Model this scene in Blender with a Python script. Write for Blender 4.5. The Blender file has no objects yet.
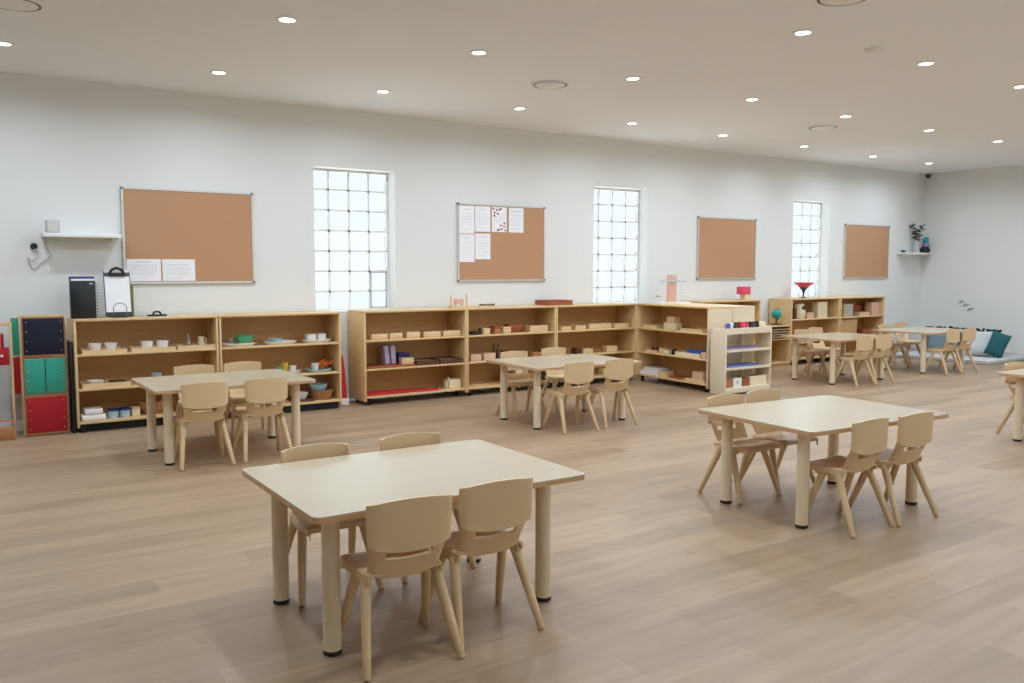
import bpy, bmesh, math, random
from mathutils import Vector, Matrix
random.seed(7)
COL = bpy.context.scene.collection
PI = math.pi

# ------------------------------------------------------------------ materials
def lin(c):
    return tuple(((v/12.92) if v <= .04045 else ((v+.055)/1.055)**2.4) for v in (x/255 for x in c))

def mat(name, rgb, rough=.5, metal=0, noise=0, scale=(20, 20, 20), spec=.5, rgb2=None, bump=0, coat=0):
    m = bpy.data.materials.new(name); m.use_nodes = True
    nt = m.node_tree; b = nt.nodes['Principled BSDF']
    c = lin(rgb)
    b.inputs['Base Color'].default_value = (*c, 1)
    b.inputs['Roughness'].default_value = rough
    b.inputs['Metallic'].default_value = metal
    b.inputs['Specular IOR Level'].default_value = spec
    b.inputs['Coat Weight'].default_value = coat
    if noise or rgb2 or bump:
        tc = nt.nodes.new('ShaderNodeTexCoord'); mp = nt.nodes.new('ShaderNodeMapping')
        mp.inputs['Scale'].default_value = scale
        n = nt.nodes.new('ShaderNodeTexNoise'); n.inputs['Scale'].default_value = 1; n.inputs['Detail'].default_value = 4
        nt.links.new(tc.outputs['Object'], mp.inputs[0]); nt.links.new(mp.outputs[0], n.inputs['Vector'])
        r = nt.nodes.new('ShaderNodeValToRGB')
        r.color_ramp.elements[0].position = .3; r.color_ramp.elements[1].position = .72
        k = 1-noise
        c2 = lin(rgb2) if rgb2 else tuple(v*k for v in c)
        r.color_ramp.elements[0].color = (*c2, 1); r.color_ramp.elements[1].color = (*c, 1)
        nt.links.new(n.outputs['Fac'], r.inputs[0]); nt.links.new(r.outputs[0], b.inputs['Base Color'])
        if bump:
            bp = nt.nodes.new('ShaderNodeBump'); bp.inputs['Strength'].default_value = bump; bp.inputs['Distance'].default_value = .01
            nt.links.new(n.outputs['Fac'], bp.inputs['Height']); nt.links.new(bp.outputs[0], b.inputs['Normal'])
    return m

def floor_mat():
    m = bpy.data.materials.new('oak_plank_floor'); m.use_nodes = True
    nt = m.node_tree; N = nt.nodes; L = nt.links; b = N['Principled BSDF']
    tc = N.new('ShaderNodeTexCoord')
    br = N.new('ShaderNodeTexBrick')
    br.inputs['Scale'].default_value = 1; br.inputs['Brick Width'].default_value = 1.25; br.inputs['Row Height'].default_value = .18
    br.inputs['Mortar Size'].default_value = .0012; br.inputs['Mortar Smooth'].default_value = .3
    br.offset = .37; br.inputs['Bias'].default_value = 0
    br.inputs['Color1'].default_value = (0, 0, 0, 1); br.inputs['Color2'].default_value = (1, 1, 1, 1); br.inputs['Mortar'].default_value = (.2, .2, .2, 1)
    L.new(tc.outputs['Object'], br.inputs['Vector'])
    ramp = N.new('ShaderNodeValToRGB'); e = ramp.color_ramp.elements
    e[0].color = (*lin(FLOOR_A), 1); e[1].color = (*lin(FLOOR_B), 1)
    L.new(br.outputs['Color'], ramp.inputs[0])
    mp = N.new('ShaderNodeMapping'); mp.inputs['Scale'].default_value = (1.1, 11, 1)
    L.new(tc.outputs['Object'], mp.inputs[0])
    n = N.new('ShaderNodeTexNoise'); n.inputs['Scale'].default_value = 1.5; n.inputs['Detail'].default_value = 6; n.inputs['Distortion'].default_value = .6
    L.new(mp.outputs[0], n.inputs['Vector'])
    r2 = N.new('ShaderNodeValToRGB'); r2.color_ramp.elements[0].position = .32; r2.color_ramp.elements[1].position = .68
    r2.color_ramp.elements[0].color = (.80, .77, .72, 1); r2.color_ramp.elements[1].color = (1.06, 1.05, 1.04, 1)
    L.new(n.outputs['Fac'], r2.inputs[0])
    mx = N.new('ShaderNodeMix'); mx.data_type = 'RGBA'; mx.blend_type = 'MULTIPLY'; mx.inputs['Factor'].default_value = .8
    L.new(ramp.outputs[0], mx.inputs[6]); L.new(r2.outputs[0], mx.inputs[7])
    # sparse knots
    vo = N.new('ShaderNodeTexVoronoi'); vo.inputs['Scale'].default_value = 1
    mp2 = N.new('ShaderNodeMapping'); mp2.inputs['Scale'].default_value = (1.6, 4.2, 1); L.new(tc.outputs['Object'], mp2.inputs[0]); L.new(mp2.outputs[0], vo.inputs['Vector'])
    r3 = N.new('ShaderNodeValToRGB'); r3.color_ramp.elements[0].position = .02; r3.color_ramp.elements[1].position = .09
    r3.color_ramp.elements[0].color = (.52, .42, .33, 1); r3.color_ramp.elements[1].color = (1, 1, 1, 1)
    L.new(vo.outputs['Distance'], r3.inputs[0])
    m2 = N.new('ShaderNodeMix'); m2.data_type = 'RGBA'; m2.blend_type = 'MULTIPLY'; m2.inputs['Factor'].default_value = .6
    L.new(mx.outputs[2], m2.inputs[6]); L.new(r3.outputs[0], m2.inputs[7])
    m3 = N.new('ShaderNodeMix'); m3.data_type = 'RGBA'; m3.inputs[7].default_value = (*lin((150, 120, 92)), 1)
    fm = N.new('ShaderNodeMath'); fm.operation = 'MULTIPLY'; fm.inputs[1].default_value = .45
    L.new(br.outputs['Fac'], fm.inputs[0]); L.new(fm.outputs[0], m3.inputs[0]); L.new(m2.outputs[2], m3.inputs[6])
    L.new(m3.outputs[2], b.inputs['Base Color'])
    b.inputs['Roughness'].default_value = .40; b.inputs['Specular IOR Level'].default_value = .6
    return m

FLOOR_A, FLOOR_B = (152, 127, 101), (174, 148, 120)
M = {}
M['floor'] = floor_mat()
M['wall'] = mat('wall_paint', (224, 225, 222), .75)
M['ceil'] = mat('ceiling_paint', (238, 241, 244), .85)
M['trim'] = mat('white_trim', (232, 232, 228), .45)
M['ply'] = mat('birch_plywood', (222, 188, 136), .5, noise=.12, scale=(2, 2, 26))
M['plyedge'] = mat('plywood_edge', (226, 200, 160), .5, noise=.08, scale=(60, 60, 60))
M['plyback'] = mat('plywood_back', (214, 168, 106), .55, noise=.12, scale=(2, 2, 20))
M['palepanel'] = mat('pale_maple_panel', (224, 206, 176), .5, noise=.04, scale=(3, 3, 20))
M['whitelam'] = mat('white_laminate', (228, 214, 188), .4)
M['top'] = mat('maple_laminate_top', (196, 181, 154), .2, noise=.04, scale=(3, 22, 3), spec=.7)
M['topedge'] = mat('table_edge_band', (196, 154, 110), .5)
M['tleg'] = mat('cream_table_leg', (226, 208, 178), .45)
M['chair'] = mat('beige_plastic', (212, 184, 142), .34)
M['black'] = mat('black_rubber', (22, 22, 24), .6)
M['blackgloss'] = mat('black_plastic', (20, 24, 26), .35)
M['cork'] = mat('cork', (190, 146, 110), .9, noise=.1, scale=(160, 160, 160))
M['alu'] = mat('brushed_aluminium', (214, 212, 206), .35, metal=.6)
M['corner'] = mat('grey_corner_cap', (120, 125, 128), .5)
M['paper'] = mat('white_paper', (238, 238, 240), .8)
M['ink'] = mat('grey_print', (186, 186, 192), .9)
M['floral'] = mat('muted_red_print', (150, 70, 92), .9)
M['white'] = mat('white_ceramic', (238, 234, 230), .3)
M['whiteplastic'] = mat('white_plastic', (232, 232, 232), .4)
M['bamboo'] = mat('pale_wood_tray', (226, 196, 150), .5, noise=.1, scale=(4, 30, 30))
M['lightwood'] = mat('light_wood', (224, 194, 148), .5, noise=.1, scale=(6, 30, 30))
M['midwood'] = mat('warm_brown_wood', (176, 118, 72), .5, noise=.15, scale=(6, 30, 30))
M['darkwood'] = mat('dark_brown_wood', (92, 58, 38), .5, noise=.2, scale=(6, 30, 30))
M['redwood'] = mat('reddish_wood', (160, 82, 50), .5, noise=.12, scale=(6, 30, 30))
M['pinkwood'] = mat('pinkish_wood', (214, 168, 150), .5)
M['red'] = mat('red_paint', (190, 26, 34), .45)
M['redcloth'] = mat('red_cloth', (172, 22, 34), .85, noise=.12, scale=(60, 60, 60))
M['tealcloth'] = mat('teal_cloth', (52, 160, 138), .85, noise=.1, scale=(60, 60, 60))
M['navycloth'] = mat('navy_denim', (24, 28, 48), .9, noise=.2, scale=(90, 90, 90))
M['green'] = mat('green_plastic', (92, 184, 136), .4)
M['blue'] = mat('blue_plastic', (40, 104, 190), .4)
M['navy'] = mat('deep_blue', (40, 44, 110), .5)
M['lightblue'] = mat('pale_blue', (168, 200, 208), .4)
M['purple'] = mat('purple_paper', (140, 128, 170), .7)
M['periwinkle'] = mat('blue_paper', (92, 118, 178), .7)
M['lilac'] = mat('lilac_cover', (196, 186, 214), .6)
M['orange'] = mat('orange_cloth', (226, 116, 36), .7)
M['yellow'] = mat('yellow_plastic', (232, 186, 50), .5)
M['pink'] = mat('pink_plastic', (222, 74, 110), .4)
M['palepink'] = mat('pale_pink', (216, 178, 150), .6)
M['wicker'] = mat('woven_wicker', (198, 148, 100), .8, rgb2=(128, 82, 48), scale=(70, 70, 70), bump=.6)
M['grey'] = mat('light_grey_plastic', (186, 188, 190), .5)
M['darkgrey'] = mat('dark_grey', (70, 72, 74), .5)
M['steel'] = mat('steel_wire', (120, 124, 126), .3, metal=.9)
M['leaf'] = mat('dark_leaf', (44, 72, 52), .6, noise=.3, scale=(30, 30, 30))
M['teal'] = mat('teal_gloss', (30, 146, 150), .35)
M['cushwhite'] = mat('white_fabric', (192, 195, 194), .9, noise=.05, scale=(60, 60, 60))
M['cushteal'] = mat('teal_velvet', (28, 92, 100), .8, noise=.2, scale=(25, 25, 25))
M['cushgrey'] = mat('blue_grey_fabric', (112, 132, 138), .9, noise=.1, scale=(40, 40, 40))
M['darkfur'] = mat('dark_ruffled_fabric', (26, 34, 42), .95, noise=.3, scale=(40, 40, 40))
M['cream'] = mat('cream_paint', (232, 216, 182), .5)
M['tanboard'] = mat('tan_board', (200, 164, 112), .6)
M['olive'] = mat('olive_card', (120, 132, 60), .6)
M['shade'] = mat('dark_stripe', (60, 52, 44), .7)

def glass_mat(name, tint, mixf):
    m = bpy.data.materials.new(name); m.use_nodes = True
    nt = m.node_tree; N = nt.nodes; L = nt.links
    N.remove(N['Principled BSDF'])
    t = N.new('ShaderNodeBsdfTransparent'); t.inputs[0].default_value = (*tint, 1)
    g = N.new('ShaderNodeBsdfGlossy'); g.inputs['Roughness'].default_value = .05; g.inputs['Color'].default_value = (.9, .9, .9, 1)
    mx = N.new('ShaderNodeMixShader'); mx.inputs[0].default_value = mixf
    L.new(t.outputs[0], mx.inputs[1]); L.new(g.outputs[0], mx.inputs[2]); L.new(mx.outputs[0], N['Material Output'].inputs[0])
    return m
M['glass'] = glass_mat('frosted_window_glass', (.46, .47, .475), .06)
M['glassclear'] = glass_mat('window_glass', (.62, .63, .63), .06)
M['glassblue'] = glass_mat('tinted_window_glass', (.30, .36, .40), .08)
M['clear'] = glass_mat('clear_glass', (.86, .88, .88), .2)
def emit(name, rgb, s):
    m = bpy.data.materials.new(name); m.use_nodes = True
    b = m.node_tree.nodes['Principled BSDF']
    b.inputs['Emission Color'].default_value = (*rgb, 1); b.inputs['Emission Strength'].default_value = s
    return m
M['lamp'] = emit('lamp_glow', (1, .97, .92), 12)

# ------------------------------------------------------------------ mesh builder
class B:
    """collects shapes into one bmesh"""
    def __init__(s): s.bm = bmesh.new()
    def box(s, x0, x1, y0, y1, z0, z1, bev=0, rot=None, piv=None):
        r = bmesh.ops.create_cube(s.bm, size=1)
        vs = r['verts']
        c = Vector(((x0+x1)/2, (y0+y1)/2, (z0+z1)/2))
        for v in vs: v.co = Vector((v.co.x*(x1-x0), v.co.y*(y1-y0), v.co.z*(z1-z0))) + c
        if bev:
            es = list({e for v in vs for e in v.link_edges})
            q = bmesh.ops.bevel(s.bm, geom=es, offset=bev, segments=2, affect='EDGES', profile=.5)
            vs = list({v for f in q['faces'] for v in f.verts} | {v for v in vs if v.is_valid})
        if rot is not None:
            p = Vector(piv) if piv is not None else c
            for v in vs: v.co = rot @ (v.co-p) + p
        return s
    def lathe(s, prof, seg=20, at=(0, 0, 0), sx=1, sy=1):
        rings = []
        for r, z in prof:
            if r <= 1e-6: rings.append([s.bm.verts.new((at[0], at[1], at[2]+z))])
            else: rings.append([s.bm.verts.new((at[0]+sx*r*math.cos(2*PI*i/seg), at[1]+sy*r*math.sin(2*PI*i/seg), at[2]+z)) for i in range(seg)])
        for a, b in zip(rings, rings[1:]):
            for i in range(seg):
                j = (i+1) % seg
                if len(a) == 1 and len(b) == 1: continue
                if len(a) == 1: f = [a[0], b[j], b[i]]
                elif len(b) == 1: f = [a[i], a[j], b[0]]
                else: f = [a[i], a[j], b[j], b[i]]
                try: s.bm.faces.new(f)
                except ValueError: pass
        return s
    def cyl(s, x, y, z0, z1, r, r2=None, seg=20):
        r2 = r if r2 is None else r2
        return s.lathe([(0, z0), (r, z0), (r2, z1), (0, z1)], seg, (x, y, 0))
    def tube(s, pts, rad, seg=8, closed=False):
        pts = [Vector(p) for p in pts]; n = len(pts)
        rads = rad if isinstance(rad, (list, tuple)) else [rad]*n
        rings = []; up = None
        for i, p in enumerate(pts):
            a = pts[i-1] if (i > 0 or closed) else p
            b = pts[(i+1) % n] if (i < n-1 or closed) else p
            d = (b-a).normalized()
            if up is None:
                up = Vector((0, 0, 1)) if abs(d.z) < .9 else Vector((1, 0, 0))
            u = d.cross(up).normalized(); w = u.cross(d).normalized(); up = w
            rings.append([s.bm.verts.new(p+(u*math.cos(2*PI*k/seg)+w*math.sin(2*PI*k/seg))*rads[i]) for k in range(seg)])
        m = n if closed else n-1
        for i in range(m):
            a, b = rings[i], rings[(i+1) % n]
            for k in range(seg):
                s.bm.faces.new([a[k], a[(k+1) % seg], b[(k+1) % seg], b[k]])
        if not closed:
            s.bm.faces.new(rings[0][::-1]); s.bm.faces.new(rings[-1])
        return s
    def ball(s, x, y, z, rx, ry=None, rz=None, u=16, v=10):
        ry = rx if ry is None else ry; rz = rx if rz is None else rz
        r = bmesh.ops.create_uvsphere(s.bm, u_segments=u, v_segments=v, radius=1)
        for q in r['verts']: q.co = Vector((q.co.x*rx+x, q.co.y*ry+y, q.co.z*rz+z))
        return s
    def prism(s, poly, z0, z1):
        a = [s.bm.verts.new((x, y, z0)) for x, y in poly]; b = [s.bm.verts.new((x, y, z1)) for x, y in poly]
        n = len(poly)
        s.bm.faces.new(a[::-1]); s.bm.faces.new(b)
        for i in range(n): s.bm.faces.new([a[i], a[(i+1) % n], b[(i+1) % n], b[i]])
        return s
    def grid(s, rows):
        vs = [[s.bm.verts.new(p) for p in r] for r in rows]; fs = []
        for i in range(len(vs)-1):
            for j in range(len(vs[0])-1):
                fs.append(s.bm.faces.new([vs[i][j], vs[i][j+1], vs[i+1][j+1], vs[i+1][j]]))
        return fs
    def solid(s, t):
        bmesh.ops.recalc_face_normals(s.bm, faces=s.bm.faces[:])
        bmesh.ops.solidify(s.bm, geom=s.bm.faces[:], thickness=t)
        return s
    def tray(s, x0, x1, y0, y1, z, h, t=.009):
        s.box(x0, x1, y0, y1, z, z+t)
        s.box(x0, x1, y0, y0+t, z+t, z+h); s.box(x0, x1, y1-t, y1, z+t, z+h)
        s.box(x0, x0+t, y0+t, y1-t, z+t, z+h); s.box(x1-t, x1, y0+t, y1-t, z+t, z+h)
        return s
    def bowl(s, x, y, z, r, h, t=.005, foot=.55, seg=20):
        return s.lathe([(0, 0), (r*foot, 0), (r*.86, h*.45), (r, h), (r-t, h), (r*.86-t, h*.5), (r*foot-t, t), (0, t)], seg, (x, y, z))
    def cup(s, x, y, z, r, h, t=.004, seg=18):
        return s.lathe([(0, 0), (r*.85, 0), (r, h), (r-t, h), (r*.85-t, t), (0, t)], seg, (x, y, z))

def rounded(x0, x1, y0, y1, r, n=6):
    out = []
    for cx, cy, a0 in ((x1-r, y1-r, 0), (x0+r, y1-r, 90), (x0+r, y0+r, 180), (x1-r, y0+r, 270)):
        for i in range(n+1):
            a = math.radians(a0+90*i/n); out.append((cx+r*math.cos(a), cy+r*math.sin(a)))
    return out

def obj(name, b, material, parent=None, smooth=True, kind=None):
    me = bpy.data.meshes.new(name)
    bmesh.ops.recalc_face_normals(b.bm, faces=b.bm.faces[:])
    b.bm.to_mesh(me); b.bm.free()
    me.materials.append(M[material])
    if smooth:
        for p in me.polygons: p.use_smooth = True
        me.set_sharp_from_angle(angle=math.radians(38))
    o = bpy.data.objects.new(name, me); COL.objects.link(o)
    if parent is not None: o.parent = parent
    if kind: o['kind'] = kind
    return o

def tag(o, label, cat, group=None):
    o['label'] = label; o['category'] = cat
    if group: o['group'] = group
    return o
def thing(name, label, cat, loc=(0, 0, 0), rz=0, group=None):
    o = bpy.data.objects.new(name, None); COL.objects.link(o); o.empty_display_size = .05
    o.location = loc; o.rotation_euler = (0, 0, rz)
    return tag(o, label, cat, group)
def solo(name, b, material, label, cat, loc=(0, 0, 0), rz=0, group=None):
    o = obj(name, b, material); o.location = loc; o.rotation_euler = (0, 0, rz)
    return tag(o, label, cat, group)
def dup(root, loc, rz, label, group=None):
    r = root.copy(); COL.objects.link(r); r.location = loc; r.rotation_euler = (0, 0, rz); r['label'] = label
    if group: r['group'] = group
    for ch in list(root.children):
        c = ch.copy(); COL.objects.link(c); c.parent = r
        for g in ch.children:
            d = g.copy(); COL.objects.link(d); d.parent = c
    return r

# ------------------------------------------------------------------ room
WX, WY, CZ = 14.78, 8.75, 3.13
LX, FY = -3.4, -4.6
obj('floor', B().box(LX-.2, WX+.2, FY-.2, WY+.3, -.1, 0), 'floor', kind='structure', smooth=False)
obj('ceiling', B().box(LX-.2, WX+.2, FY-.2, WY+.3, CZ, CZ+.12), 'ceil', kind='structure', smooth=False)
RY0, RY1, RZ0, RZ1 = -3.6, .4, .35, 2.4      # glazed opening beyond the right edge of the photo
obj('wall_right', B().box(WX, WX+.2, FY, RY0, 0, CZ).box(WX, WX+.2, RY1, WY, 0, CZ).box(WX, WX+.2, RY0, RY1, 0, RZ0).box(WX, WX+.2, RY0, RY1, RZ1, CZ), 'wall', kind='structure', smooth=False)
w = bpy.data.objects.new('window_4', None); COL.objects.link(w); w['kind'] = 'structure'; w.location = (WX, RY0, RZ0)
f = B()
for k in range(5): f.box(.06, .12, (RY1-RY0)*k/4-(.06 if k else 0), (RY1-RY0)*k/4+(.06 if k < 4 else 0), 0, RZ1-RZ0)
f.box(.06, .12, 0, RY1-RY0, 0, .06).box(.06, .12, 0, RY1-RY0, RZ1-RZ0-.06, RZ1-RZ0)
obj('window_frame', f, 'trim', w, smooth=False)
obj('window_pane', B().box(.085, .09, .01, RY1-RY0-.01, .01, RZ1-RZ0-.01), 'glassclear', w, smooth=False)
obj('wall_left', B().box(LX-.2, LX, FY, WY, 0, CZ), 'wall', kind='structure', smooth=False)
WIN = [(3.385, 4.33), (7.18, 8.13), (11.18, 12.10)]
WZ0, WZ1, WD = .975, 2.52, .26
b = B(); x = LX-.2
for a, c in WIN:
    b.box(x, a, WY, WY+WD, 0, CZ); b.box(a, c, WY, WY+WD, 0, WZ0); b.box(a, c, WY, WY+WD, WZ1, CZ); x = c
b.box(x, WX+.2, WY, WY+WD, 0, CZ)
obj('wall_back', b, 'wall', kind='structure', smooth=False)
GX0, GX1, GZ0, GZ1 = 1.0, 12.0, .8, 2.6       # long window behind the camera
obj('wall_front', B().box(LX-.2, GX0, FY-.2, FY, 0, CZ).box(GX1, WX+.2, FY-.2, FY, 0, CZ).box(GX0, GX1, FY-.2, FY, 0, GZ0).box(GX0, GX1, FY-.2, FY, GZ1, CZ), 'wall', kind='structure', smooth=False)
w = bpy.data.objects.new('window_5', None); COL.objects.link(w); w['kind'] = 'structure'; w.location = (GX0, FY, GZ0)
f = B()
for k in range(9): f.box((GX1-GX0)*k/8-(.06 if k else 0), (GX1-GX0)*k/8+(.06 if k < 8 else 0), -.12, -.06, 0, GZ1-GZ0)
f.box(0, GX1-GX0, -.12, -.06, 0, .06).box(0, GX1-GX0, -.12, -.06, GZ1-GZ0-.06, GZ1-GZ0)
obj('window_frame', f, 'trim', w, smooth=False)
obj('window_pane', B().box(.01, GX1-GX0-.01, -.09, -.085, .01, GZ1-GZ0-.01), 'glassclear', w, smooth=False)
for nm, bb in (('baseboard_back', (LX, WX, WY-.014, WY, 0, .09)), ('baseboard_right', (WX-.014, WX, FY, WY-.014, 0, .09))):
    obj(nm, B().box(*bb, bev=.003), 'trim', kind='structure')

for i, (a, c) in enumerate(WIN):
    w = bpy.data.objects.new('window_%d' % (i+1), None); COL.objects.link(w); w['kind'] = 'structure'; w.location = (a, WY, WZ0)
    W, H, yd = c-a, WZ1-WZ0, .19
    f = B(); t = .028
    f.box(0, t, yd-.02, yd+.03, 0, H).box(W-t, W, yd-.02, yd+.03, 0, H).box(t, W-t, yd-.02, yd+.03, 0, t).box(t, W-t, yd-.02, yd+.03, H-t, H)
    obj('window_frame', f, 'trim', w, smooth=False)
    g = B()
    for k in range(1, 4): g.box(W*k/4-.011, W*k/4+.011, yd-.006, yd+.016, t, H-t)
    for k in range(1, 7): g.box(t, W-t, yd-.006, yd+.016, H*k/7-.011, H*k/7+.011)
    obj('muntin_grid', g, 'trim', w, smooth=False)
    if i == 0:
        s = B(); x0, x1, z0, z1 = W*.75+.008, W-t-.002, t+.002, H*2/7-.004
        s.box(x0, x0+.014, yd-.016, yd-.007, z0, z1).box(x1-.014, x1, yd-.016, yd-.007, z0, z1).box(x0, x1, yd-.016, yd-.007, z0, z0+.014).box(x0, x1, yd-.016, yd-.007, z1-.014, z1)
        obj('opening_sash', s, 'grey', w, smooth=False)
    p = B(); p.box(t, W-t, yd+.004, yd+.007, t, H-t)
    obj('window_pane', p, 'glass', w, smooth=False)
    obj('window_sill', B().box(.002, W-.002, .004, yd-.02, .001, .016, bev=.003), 'trim', w)

# ------------------------------------------------------------------ camera
cam = bpy.data.cameras.new('camera'); co = bpy.data.objects.new('camera', cam); COL.objects.link(co)
co.location = (0, 0, 1.43); co.rotation_euler = (math.radians(90-4.75), 0, math.radians(-34))
cam.sensor_width = 36; cam.lens = 860/1024*36; cam.clip_start = .05
bpy.context.scene.camera = co

# ------------------------------------------------------------------ child chair
def chair_proto():
    t = thing('child_chair', '', 'chair', group='child chairs around the tables')
    # local +Y is the way the sitter faces; floor feet at (+-.18, +-.17)
    U = [-1, -.96, -.9, -.82, -.62, -.45, -.25, 0, .25, .45, .62, .82, .9, .96, 1]
    def yb(u, z, off=0):
        q = min(1, max(0, (z-.32)/.15)); lean = -.104-.050*q*q*(3-2*q)-.006*(z-.32)/.3
        return lean + .012*abs(u)**2 + .018*max(0, (abs(u)-.84)/.16)**1.5 + off
    def zt(u): return .612+.014*(1-u*u)
    V = B()
    # upper panel
    rows = []
    for k in range(9):
        f = k/8; r = []
        for u in U:
            zb = .458-.026*(1-u*u)
            z = zb+(zt(u)-zb)*f
            hw = .161+.006*f
            if k in (0, 8): hw -= .003
            r.append((u*hw, yb(u, z, -.006 if f < .1 else 0), z))
        rows.append(r)
    fs = V.grid(rows)
    V.solid(.011)
    obj('backrest', V, 'chair', t)
    # lower back band with the hand slot above it, joined to the panel by two side straps
    V = B(); rows = []
    for k in range(7):
        r = []
        for u in U:
            zb = .318+.030*u**4; slot_b = .414-.018*(1-u*u); slot_t = .452-.026*(1-u*u)
            z = [zb, zb+.02, (zb+slot_b)/2, slot_b-.004, slot_b, slot_t, slot_t+.025][k]
            hw = .140+.010*k/6
            fwd = .014 if k < 6 else .009
            if k == 0: fwd = .022
            r.append((u*hw, yb(u, z, fwd), z))
        rows.append(r)
    fs = V.grid(rows); nC = len(U)-1
    kill = []
    for idx, f in enumerate(fs):
        row, c = divmod(idx, nC)
        if row == 4 and 4 <= c < nC-4: kill.append(f)
    bmesh.ops.delete(V.bm, geom=kill, context='FACES_ONLY')
    V.solid(.011)
    obj('lower_back', V, 'chair', t)
    # seat with turned-down edges
    V = B(); rows = []
    ys = [-.088, -.075, -.045, 0, .06, .12, .165, .19, .198, .199]
    for j, y in enumerate(ys):
        r = []
        hw = .146+.024*min(1, max(0, (y+.09)/.17))
        for u in [-1.0, -.995, -.93, -.7, -.35, 0, .35, .7, .93, .995, 1.0]:
            z = .350-.010*(1-u*u)*(1 if -.1 < y < .15 else .3)
            if y > .15: z -= .012*((y-.15)/.05)**2
            if y > .1985: z -= .02
            if abs(u) > .999: z -= .034
            elif abs(u) > .99: z -= .008
            cx = hw*u
            if y > .16: cx *= 1-.09*((y-.16)/.04)**2*abs(u)
            r.append((cx, y, z))
        rows.append(r)
    V.grid(rows); V.solid(.009)
    obj('seat', V, 'chair', t)
    for s in (-1, 1):
        r = B(); r.box(s*.139-.011, s*.139+.011, -.070, .11, .296, .333, bev=.008)
        obj('side_rail', r, 'chair', t)
        for e in (-1, 1):
            l = B(); p0 = Vector((s*.137, e*.045+.01, .318)); p1 = Vector((s*.183, e*.168, .009))
            l.tube([p0, p0.lerp(p1, .5), p1, p1+(p1-p0).normalized()*.006], [.0215, .0185, .0145, .011], 12)
            obj('leg', l, 'chair', t)
    return t
PROTO = chair_proto(); first = [True]
def chair(x, yrear, back, label, turn=None):
    """yrear: y of the rear feet; back=True faces -Y"""
    y = yrear+.165*(-1 if back else 1); rz = PI if back else 0
    rz += random.uniform(-.03, .03) if turn is None else turn
    if first[0]:
        first[0] = False; PROTO.location = (x, y, 0); PROTO.rotation_euler = (0, 0, rz); PROTO['label'] = label; return
    dup(PROTO, (x, y, 0), rz, label)

# ------------------------------------------------------------------ tables
def table_proto():
    t = thing('child_table', '', 'table', group='rectangular child tables')
    P = rounded(-.6, .6, -.452, .452, .03)
    obj('edge_band', B().prism(P, .548, .565), 'topedge', t)
    obj('tabletop', B().prism(P, .565, .572), 'top', t)
    for sx in (-1, 1):
        for sy in (-1, 1):
            x, y = sx*.482, sy*.295
            l = obj('leg', B().cyl(x, y, .0185, .5475, .034, seg=24), 'tleg', t)
            f = obj('foot_cap', B().lathe([(0, 0), (.030, 0), (.035, .004), (.035, .016), (.033, .019), (0, .019)], 24, (x, y, 0)), 'black', l)
            f['label'] = 'black rubber foot cap'
    return t
TP = table_proto()
TABLES = [
 ((1.670, 3.245), 'pale maple child table nearest the camera, four beige chairs around it'),
 ((4.465, 3.25), 'pale maple child table on the open floor in front of the white low shelf'),
 ((7.985, 3.24), 'pale maple child table cut off by the right edge of the photo'),
 ((1.88, 6.875), 'pale maple child table in front of the shelves below the corkboard with two papers'),
 ((4.965, 6.49), 'pale maple child table in front of the row of shelves with red rods'),
 ((9.80, 6.9), 'pale maple child table in front of the far shelf with the pink funnel vase'),
 ((11.84, 6.93), 'pale maple child table farthest away, beside the reading corner cushions'),
]
TROT = [-.8, -4, 0, 0, -3, -2.5, -1]
for i, ((x, y), lab) in enumerate(TABLES):
    a = math.radians(TROT[i])
    if i == 0: TP.location = (x, y, 0); TP.rotation_euler = (0, 0, a); TP['label'] = lab
    else: dup(TP, (x, y, 0), a, lab)
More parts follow.
